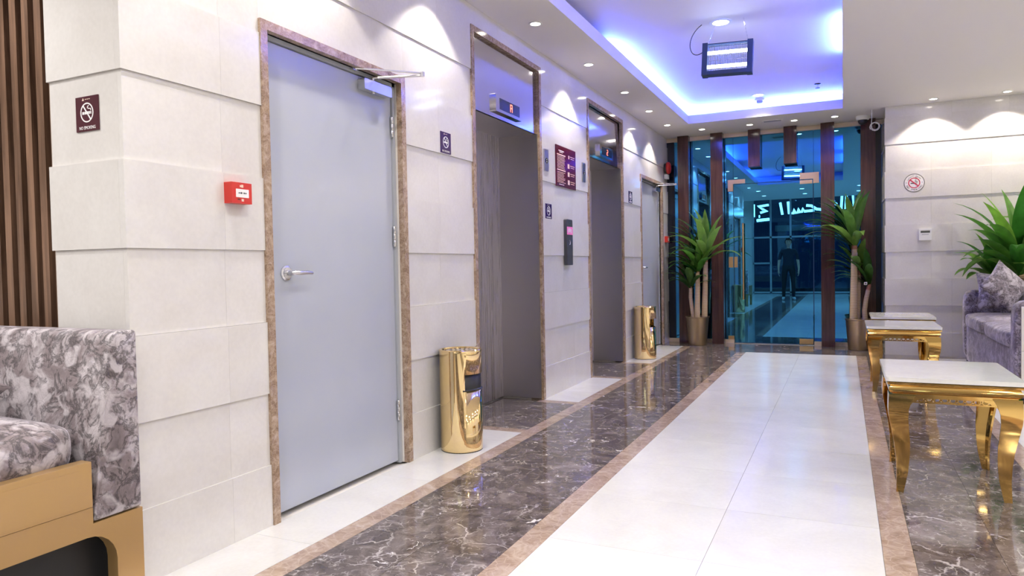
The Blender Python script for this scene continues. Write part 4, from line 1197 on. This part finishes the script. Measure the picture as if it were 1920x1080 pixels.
# ------------------------------------------------------------------ potted palms
LEAF_ME = {}
def leaf_mesh(L, W_, up, droop, mat, key):
    if key in LEAF_ME: return LEAF_ME[key]
    bm = bmesh.new(); n = 10; rows = []
    p = Vector((0, 0, 0)); ang = up
    for i in range(n + 1):
        s = i / n
        wd = W_ * (0.34 + 0.66 * math.sin(PI * min(1, s * 1.05 + 0.08)) ** 0.8) if s < 0.5 else W_ * max(0.0, (1 - ((s - 0.5) / 0.5) ** 1.7))
        if s < 0.5: wd = W_ * (0.30 + 0.70 * math.sin(PI * s) ** 0.9)
        d = Vector((math.cos(ang), 0, math.sin(ang))); nrm = Vector((-math.sin(ang), 0, math.cos(ang)))
        hw = max(wd / 2, 0.0008)
        rows.append([bm.verts.new(p + Vector((0, -hw, 0)) + nrm * hw * 0.22), bm.verts.new(p), bm.verts.new(p + Vector((0, hw, 0)) + nrm * hw * 0.22)])
        p = p + d * (L / n); ang -= droop / n * (0.35 + 1.3 * s)
    for a, c_ in zip(rows, rows[1:]):
        for k in range(2): bm.faces.new((a[k], a[k + 1], c_[k + 1], c_[k]))
    bmesh.ops.solidify(bm, geom=bm.faces[:], thickness=0.0012)
    me = bpy.data.meshes.new('leaf'); bm.to_mesh(me); bm.free()
    me.polygons.foreach_set('use_smooth', [True] * len(me.polygons))
    me.materials.append(MATS[mat]); LEAF_ME[key] = me
    return me
def crown(parent, c, n, L, W_, mat, rg, up_lo=0.15, up_hi=1.45, a0=0.0, lim=None):
    for i in range(n):
        s = i / max(1, n - 1)
        up = up_hi - (up_hi - up_lo) * s
        kind = rg.randrange(3)
        ll = L * (0.80 + 0.20 * math.sin(PI * (0.25 + 0.6 * s))) * (0.92, 1.0, 1.08)[kind]
        dr = 0.30 + 1.10 * s + (0.0, 0.25, 0.5)[kind]
        key = (mat, round(L, 2), kind, round(up, 1))
        me = leaf_mesh(ll, W_, up, dr, mat, key)
        reach = max(v.co.x for v in me.vertices) + 0.01
        low = min(v.co.z for v in me.vertices)
        az = a0 + i * 2.39996 + rg.uniform(-0.15, 0.15)
        if lim:
            x_lo, x_hi, y_hi = lim
            px, py = parent.location.x + c[0], parent.location.y + c[1]
            for q in range(40):
                ex, ey = px + reach * math.cos(az), py + reach * math.sin(az)
                m_ = W_ * 0.5
                if x_lo + m_ < ex < x_hi - m_ and ey < y_hi - m_: break
                az += 0.35
            else:
                continue
        link_mesh('leaf', me, parent, (c[0], c[1], c[2] - 0.08 * s), (0, 0, az))
def trunk(parent, pts, r0, r1):
    n = len(pts)
    o = tube('trunk', pts, [r0 + (r1 - r0) * i / (n - 1) for i in range(n)], 'bark', parent, 12)
    tp = Vector(pts[-1]); tb = Vector(pts[-2]); d = (tp - tb).normalized()
    tube('trunk_tip', [tp - d * 0.005, tp + d * 0.05, tp + d * 0.10], [r1 * 1.02, r1 * 0.9, r1 * 0.6], 'bark_tip', parent, 10)
def pot(parent, rt, rb, hh):
    lathe('pot', [(rb, 0.0), (rb + 0.004, 0.004), (rt - 0.004, hh - 0.02), (rt + 0.004, hh - 0.016), (rt + 0.004, hh), (rt - 0.006, hh), (rt - 0.010, hh - 0.03)], 'pot_bronze', parent, 40, cap=False)
    disc('soil', rt - 0.011, hh - 0.035, hh - 0.03, 'soil', parent, 32)
rg = random.Random(5)
pl = empty('potted_palm', (0.462, 9.70, 0), 'three stemmed palm in a bronze pot on the elevator side of the glass door', 'potted plant', 'palms in bronze pots')
pot(pl, 0.152, 0.113, 0.388)
trunk(pl, [(-0.050, -0.02, 0.36), (-0.068, -0.02, 0.50), (-0.085, -0.02, 0.64), (-0.082, -0.02, 0.77)], 0.030, 0.024)
trunk(pl, [(0.006, -0.05, 0.36), (0.010, -0.05, 0.60), (0.016, -0.05, 0.80), (0.016, -0.05, 0.98)], 0.038, 0.028)
trunk(pl, [(0.090, 0.01, 0.36), (0.098, 0.01, 0.62), (0.108, 0.01, 0.90), (0.110, 0.01, 1.12)], 0.040, 0.032)
LL = (0.02, 3.0, 9.88)
crown(pl, (-0.082, -0.02, 0.82), 14, 0.44, 0.092, 'leaf_green', rg, 0.75, 1.45, 0.4, LL)
crown(pl, (0.018, -0.05, 1.03), 15, 0.55, 0.100, 'leaf_bright', rg, 0.75, 1.52, 1.7, LL)
crown(pl, (0.112, 0.01, 1.20), 18, 0.68, 0.108, 'leaf_green', rg, 0.6, 1.54, 2.6, LL)
pr2 = empty('potted_palm', (2.412, 9.70, 0), 'tall palm in a bronze pot between the glass door and the stone wall', 'potted plant', 'palms in bronze pots')
pot(pr2, 0.148, 0.112, 0.385)
trunk(pr2, [(-0.055, -0.04, 0.36), (-0.050, -0.04, 0.66), (-0.045, -0.04, 0.96), (-0.040, -0.04, 1.24)], 0.043, 0.035)
trunk(pr2, [(-0.010, 0.04, 0.36), (-0.005, 0.04, 0.60), (0.004, 0.04, 0.92)], 0.036, 0.030)
trunk(pr2, [(0.075, 0.0, 0.36), (0.068, 0.0, 0.48), (0.085, 0.0, 0.62), (0.108, 0.0, 0.74)], 0.030, 0.025)
LL = (0.02, 2.68, 9.88)
crown(pr2, (-0.040, -0.04, 1.33), 22, 0.70, 0.112, 'leaf_green', rg, 0.68, 1.54, 0.9, LL)
crown(pr2, (0.006, 0.04, 1.00), 11, 0.48, 0.095, 'leaf_green', rg, 0.7, 1.35, 0.3, LL)
crown(pr2, (0.112, 0.0, 0.83), 13, 0.48, 0.092, 'leaf_green', rg, 0.8, 1.48, 2.0, LL)
tg = box('price_tag', 0.062, 0.098, -0.040, -0.038, 0.80, 0.835, 'print_white', pr2); 
box('tag_print', 0.072, 0.090, -0.0412, -0.0401, 0.812, 0.823, 'print_black', tg)
pr3 = empty('potted_palm', (4.22, 8.98, 0), 'bright green palm behind the lounge sofa in the corner', 'potted plant', 'palms in bronze pots')
pot(pr3, 0.15, 0.112, 0.385)
trunk(pr3, [(-0.08, -0.06, 0.36), (-0.10, -0.08, 0.60), (-0.13, -0.10, 0.82), (-0.22, -0.11, 0.885), (-0.33, -0.12, 0.92)], 0.034, 0.030)
trunk(pr3, [(-0.09, 0.02, 0.36), (-0.11, 0.02, 0.62), (-0.14, 0.02, 0.85), (-0.32, 0.0, 0.88), (-0.51, -0.02, 0.88)], 0.030, 0.026)
trunk(pr3, [(0.06, 0.0, 0.36), (0.07, 0.0, 0.7), (0.06, 0.0, 1.0), (0.05, 0.0, 1.2)], 0.042, 0.034)
LL = (3.2, 6.1, 9.25)
crown(pr3, (-0.335, -0.12, 0.97), 19, 0.94, 0.135, 'leaf_bright', rg, 0.55, 1.52, 2.2, LL)
crown(pr3, (-0.53, -0.02, 0.92), 11, 0.52, 0.130, 'leaf_bright', rg, 0.45, 1.50, 1.1, LL)
crown(pr3, (0.05, 0.0, 1.30), 12, 0.66, 0.17, 'leaf_bright', rg, 0.25, 1.50, 0.6, LL)

# ------------------------------------------------------------------ the entrance end behind the camera (seen in the glass)
wn = box('wall_near', XW, -0.60, YN - 0.15, YN, 0, HE, 'wall_stone'); tag(wn, kind='structure')
wn2 = box('wall_near_side', 3.6, XE, YN - 0.15, YN, 0, HE, 'wall_stone'); tag(wn2, kind='structure')
ew = empty('window_2', (0, YN, 0), kind='structure', label='tall night windows with pale mullions at the entrance end')
xsw = [-0.60, -0.02, 0.62, 1.60, 2.6, 3.6]
for a, b_ in zip(xsw, xsw[1:]):
    for z0, z1 in ((0.10, 1.0), (1.0, 1.95), (1.95, HE - 0.1)):
        bm = bmesh.new(); add_box(bm, a + 0.02, b_ - 0.02, -0.012, 0.0, z0, z1); mesh_obj('pane', bm, 'glass_night', ew)
for i, x in enumerate(xsw):
    box('mullion', x - 0.03, x + 0.03, -0.04, 0.02, 0.0, HE, 'mullion', ew)
for z in (0.05, 1.95, HE - 0.05): box('transom', -0.6, 3.6, -0.04, 0.02, z - 0.03, z + 0.03, 'mullion', ew)
box('transom', -0.6, -0.02, -0.04, 0.02, 1.03, 1.09, 'mullion', ew)
aw = box('canopy', 0.1, 3.4, YN - 0.9, YN - 0.25, 2.16, 2.36, 'mullion'); tag(aw, kind='structure')
og2 = box('ground_entrance', -4, 7, YN - 6, YN - 0.16, -0.12, -0.02, 'outside_ground'); tag(og2, kind='structure')
sg = empty('illuminated_sign', (0.8, YN - 0.45, 2.9), 'white glowing lettering sign above the entrance, seen reflected in the glass', 'sign')
def stroke(pts, r=0.045):
    bm = bmesh.new(); add_tube(bm, [(p[0], 0.0, p[1]) for p in pts], r, 6)
    mesh_obj('letter', bm, 'sign_glow', sg, True)
stroke([(-1.42, 0.24), (-1.42, -0.20)])
stroke([(-0.92, 0.20), (-1.28, 0.16), (-1.12, 0.06), (-0.96, 0.0), (-1.20, -0.06)]); stroke([(-1.25, -0.19), (-1.21, -0.19)], 0.05); stroke([(-1.32, -0.33), (-0.90, -0.30)], 0.055)
stroke([(-0.54, 0.26), (-0.47, -0.16)])
stroke([(-0.28, 0.28), (-0.25, -0.13), (-0.12, -0.13), (-0.09, 0.0), (-0.05, -0.12), (0.03, -0.11), (0.05, 0.02), (0.09, -0.10), (0.16, -0.09), (0.19, 0.02), (0.24, -0.08), (0.55, -0.06)], 0.05)
stroke([(0.30, 0.12), (0.46, 0.10), (0.62, -0.02), (0.80, -0.05), (0.98, -0.03), (1.16, 0.02), (1.24, 0.16)], 0.05)
stroke([(0.92, 0.44), (0.90, -0.02)])
stroke([(1.16, 0.40), (1.02, 0.38), (1.08, 0.28), (1.18, 0.24), (1.04, 0.22)], 0.035)
stroke([(1.42, 0.54), (1.38, -0.16)]); stroke([(1.55, 0.42), (1.52, -0.06)]); stroke([(1.74, 0.46), (1.78, 0.02), (1.64, 0.0)])
stroke([(2.05, 0.50), (2.02, 0.02)]); stroke([(2.52, 0.44), (2.78, 0.44)]); stroke([(2.66, 0.42), (2.66, 0.05)])

# ------------------------------------------------------------------ the photographer standing behind the camera
def person(loc, rotz):
    pr_ = empty('person', loc, 'person in dark t-shirt and trousers standing behind the camera, reflected in the glass door', 'person')
    pr_.rotation_euler = (0, 0, rotz)
    me = bpy.data.meshes.new('body'); bm = bmesh.new()
    V_ = {}; Rr = {}
    def v(n, p, r): V_[n] = bm.verts.new(p); Rr[n] = r
    v('pelvis', (0, 0, 0.97), (0.150, 0.105)); v('waist', (0, 0.0, 1.10), (0.145, 0.10)); v('chest', (0, -0.01, 1.30), (0.175, 0.115)); v('neckb', (0, -0.015, 1.46), (0.060, 0.058))
    v('neck', (0, -0.008, 1.525), (0.038, 0.040)); v('jaw', (0, 0.022, 1.590), (0.066, 0.082)); v('cheek', (0, 0.020, 1.635), (0.086, 0.100)); v('head', (0, 0.006, 1.685), (0.092, 0.108)); v('top', (0, 0.0, 1.745), (0.062, 0.075))
    for s, n in ((-1, 'l'), (1, 'r')):
        v('sh' + n, (s * 0.175, -0.01, 1.415), (0.066, 0.066)); v('ua' + n, (s * 0.225, 0.0, 1.27), (0.054, 0.054)); v('el' + n, (s * 0.255, 0.01, 1.11), (0.042, 0.042))
        v('fa' + n, (s * 0.268, 0.035, 0.98), (0.036, 0.036)); v('wr' + n, (s * 0.272, 0.065, 0.865), (0.026, 0.022)); v('pa' + n, (s * 0.272, 0.08, 0.80), (0.020, 0.036))
        v('hip' + n, (s * 0.095, 0.0, 0.90), (0.100, 0.105)); v('th' + n, (s * 0.115, 0.005, 0.70), (0.082, 0.086)); v('kn' + n, (s * 0.125, 0.012, 0.49), (0.060, 0.064))
        v('ca' + n, (s * 0.130, -0.01, 0.32), (0.055, 0.060)); v('an' + n, (s * 0.135, -0.01, 0.10), (0.042, 0.046)); v('he' + n, (s * 0.138, 0.0, 0.045), (0.042, 0.043)); v('to' + n, (s * 0.165, 0.16, 0.035), (0.045, 0.032))
    E_ = [('pelvis', 'waist'), ('waist', 'chest'), ('chest', 'neckb'), ('neckb', 'neck'), ('neck', 'jaw'), ('jaw', 'cheek'), ('cheek', 'head'), ('head', 'top')]
    for n in 'lr':
        ch = ['sh' + n, 'ua' + n, 'el' + n, 'fa' + n, 'wr' + n, 'pa' + n]; E_.append(('chest', 'sh' + n)); E_ += list(zip(ch, ch[1:]))
        ch = ['hip' + n, 'th' + n, 'kn' + n, 'ca' + n, 'an' + n, 'he' + n, 'to' + n]; E_.append(('pelvis', 'hip' + n)); E_ += list(zip(ch, ch[1:]))
        s = -1 if n == 'l' else 1
        for q, (dy, ln) in enumerate(((0.030, 0.070), (0.010, 0.080), (-0.010, 0.075), (-0.028, 0.060))):
            a, b_ = 'f%s%da' % (n, q), 'f%s%db' % (n, q)
            v(a, (s * 0.270, 0.088 + dy, 0.755), (0.0095, 0.0095)); v(b_, (s * 0.258, 0.096 + dy, 0.755 - ln * 0.55), (0.009, 0.009)); v(b_ + 't', (s * 0.244, 0.096 + dy, 0.755 - ln), (0.008, 0.008))
            E_ += [('pa' + n, a), (a, b_), (b_, b_ + 't')]
        v('tm' + n, (s * 0.252, 0.118, 0.805), (0.011, 0.011)); v('tt' + n, (s * 0.240, 0.138, 0.760), (0.009, 0.009)); E_ += [('wr' + n, 'tm' + n), ('tm' + n, 'tt' + n)]
    for a, b_ in E_: bm.edges.new((V_[a], V_[b_]))
    names = list(V_.keys()); bm.to_mesh(me); bm.free()
    o = bpy.data.objects.new('body', me); COL.objects.link(o)
    sk = o.modifiers.new('skin', 'SKIN'); sk.use_smooth_shade = True
    for i, n in enumerate(names):
        me.skin_vertices[0].data[i].radius = Rr[n]; me.skin_vertices[0].data[i].use_root = (n == 'pelvis')
    o.modifiers.new('sub', 'SUBSURF').levels = 2; o.modifiers['sub'].render_levels = 2
    dg = bpy.context.evaluated_depsgraph_get()
    m2 = bpy.data.meshes.new_from_object(o.evaluated_get(dg)); bpy.data.objects.remove(o)
    m2.materials.clear()
    for k in ('skin', 'shirt', 'trousers', 'shoe'): m2.materials.append(MATS[k])
    for p in m2.polygons:
        c = p.center; p.use_smooth = True
        arm = abs(c.x) > 0.205
        if c.z < 0.085 and not arm: k = 3
        elif c.z < 0.98 and not (abs(c.x) > 0.215 and c.z > 0.6): k = 2
        elif c.z > 1.485: k = 0
        elif arm and c.z < 1.16: k = 0
        else: k = 1
        p.material_index = k
    b_ = bpy.data.objects.new('body', m2); COL.objects.link(b_); b_.parent = pr_
    # hair cap
    bm = bmesh.new(); bmesh.ops.create_uvsphere(bm, u_segments=24, v_segments=16, radius=1.0)
    bmesh.ops.delete(bm, geom=[vv for vv in bm.verts if vv.co.z < -0.45 or (vv.co.y > 0.35 and vv.co.z < 0.42)], context='VERTS')
    for vv in bm.verts: vv.co = Vector((vv.co.x * 0.098, vv.co.y * 0.112 + 0.004, vv.co.z * 0.112 + 1.675)) + Vector((0, 0.012 if vv.co.z > 0.4 else 0, 0.010 * math.sin(9 * vv.co.x)))
    hr = mesh_obj('hair', bm, 'hair', pr_, True); md = hr.modifiers.new('t', 'SOLIDIFY'); md.thickness = 0.012
    prism('nose', [(-0.014, 1.628), (0.014, 1.628), (0.006, 1.672), (-0.006, 1.672)], 0.095, 0.126, 'skin', pr_, 'XZ', 0.004, 2)
    for s in (-1, 1):
        lathe('eye', [(0.001, -0.009), (0.009, -0.004), (0.011, 0.0), (0.009, 0.004), (0.001, 0.009)], 'print_black', pr_, 10, (s * 0.032, 0.096, 1.672), 'Y', False)
        prism('eyebrow', rounded(s * 0.034 - 0.018, s * 0.034 + 0.018, 1.694, 1.702, 0.003, 2), 0.088, 0.102, 'hair', pr_, 'XZ')
        soft_box('ear', s * 0.084 - 0.008, s * 0.084 + 0.008, -0.012, 0.022, 1.635, 1.695, 'skin', pr_, 0.0, 3, 0.008)
    prism('mouth', rounded(-0.022, 0.022, 1.590, 1.597, 0.003, 2), 0.080, 0.100, 'bark_tip', pr_, 'XZ')
    return pr_
person((0.81, -1.84, 0.0), math.radians(-6))
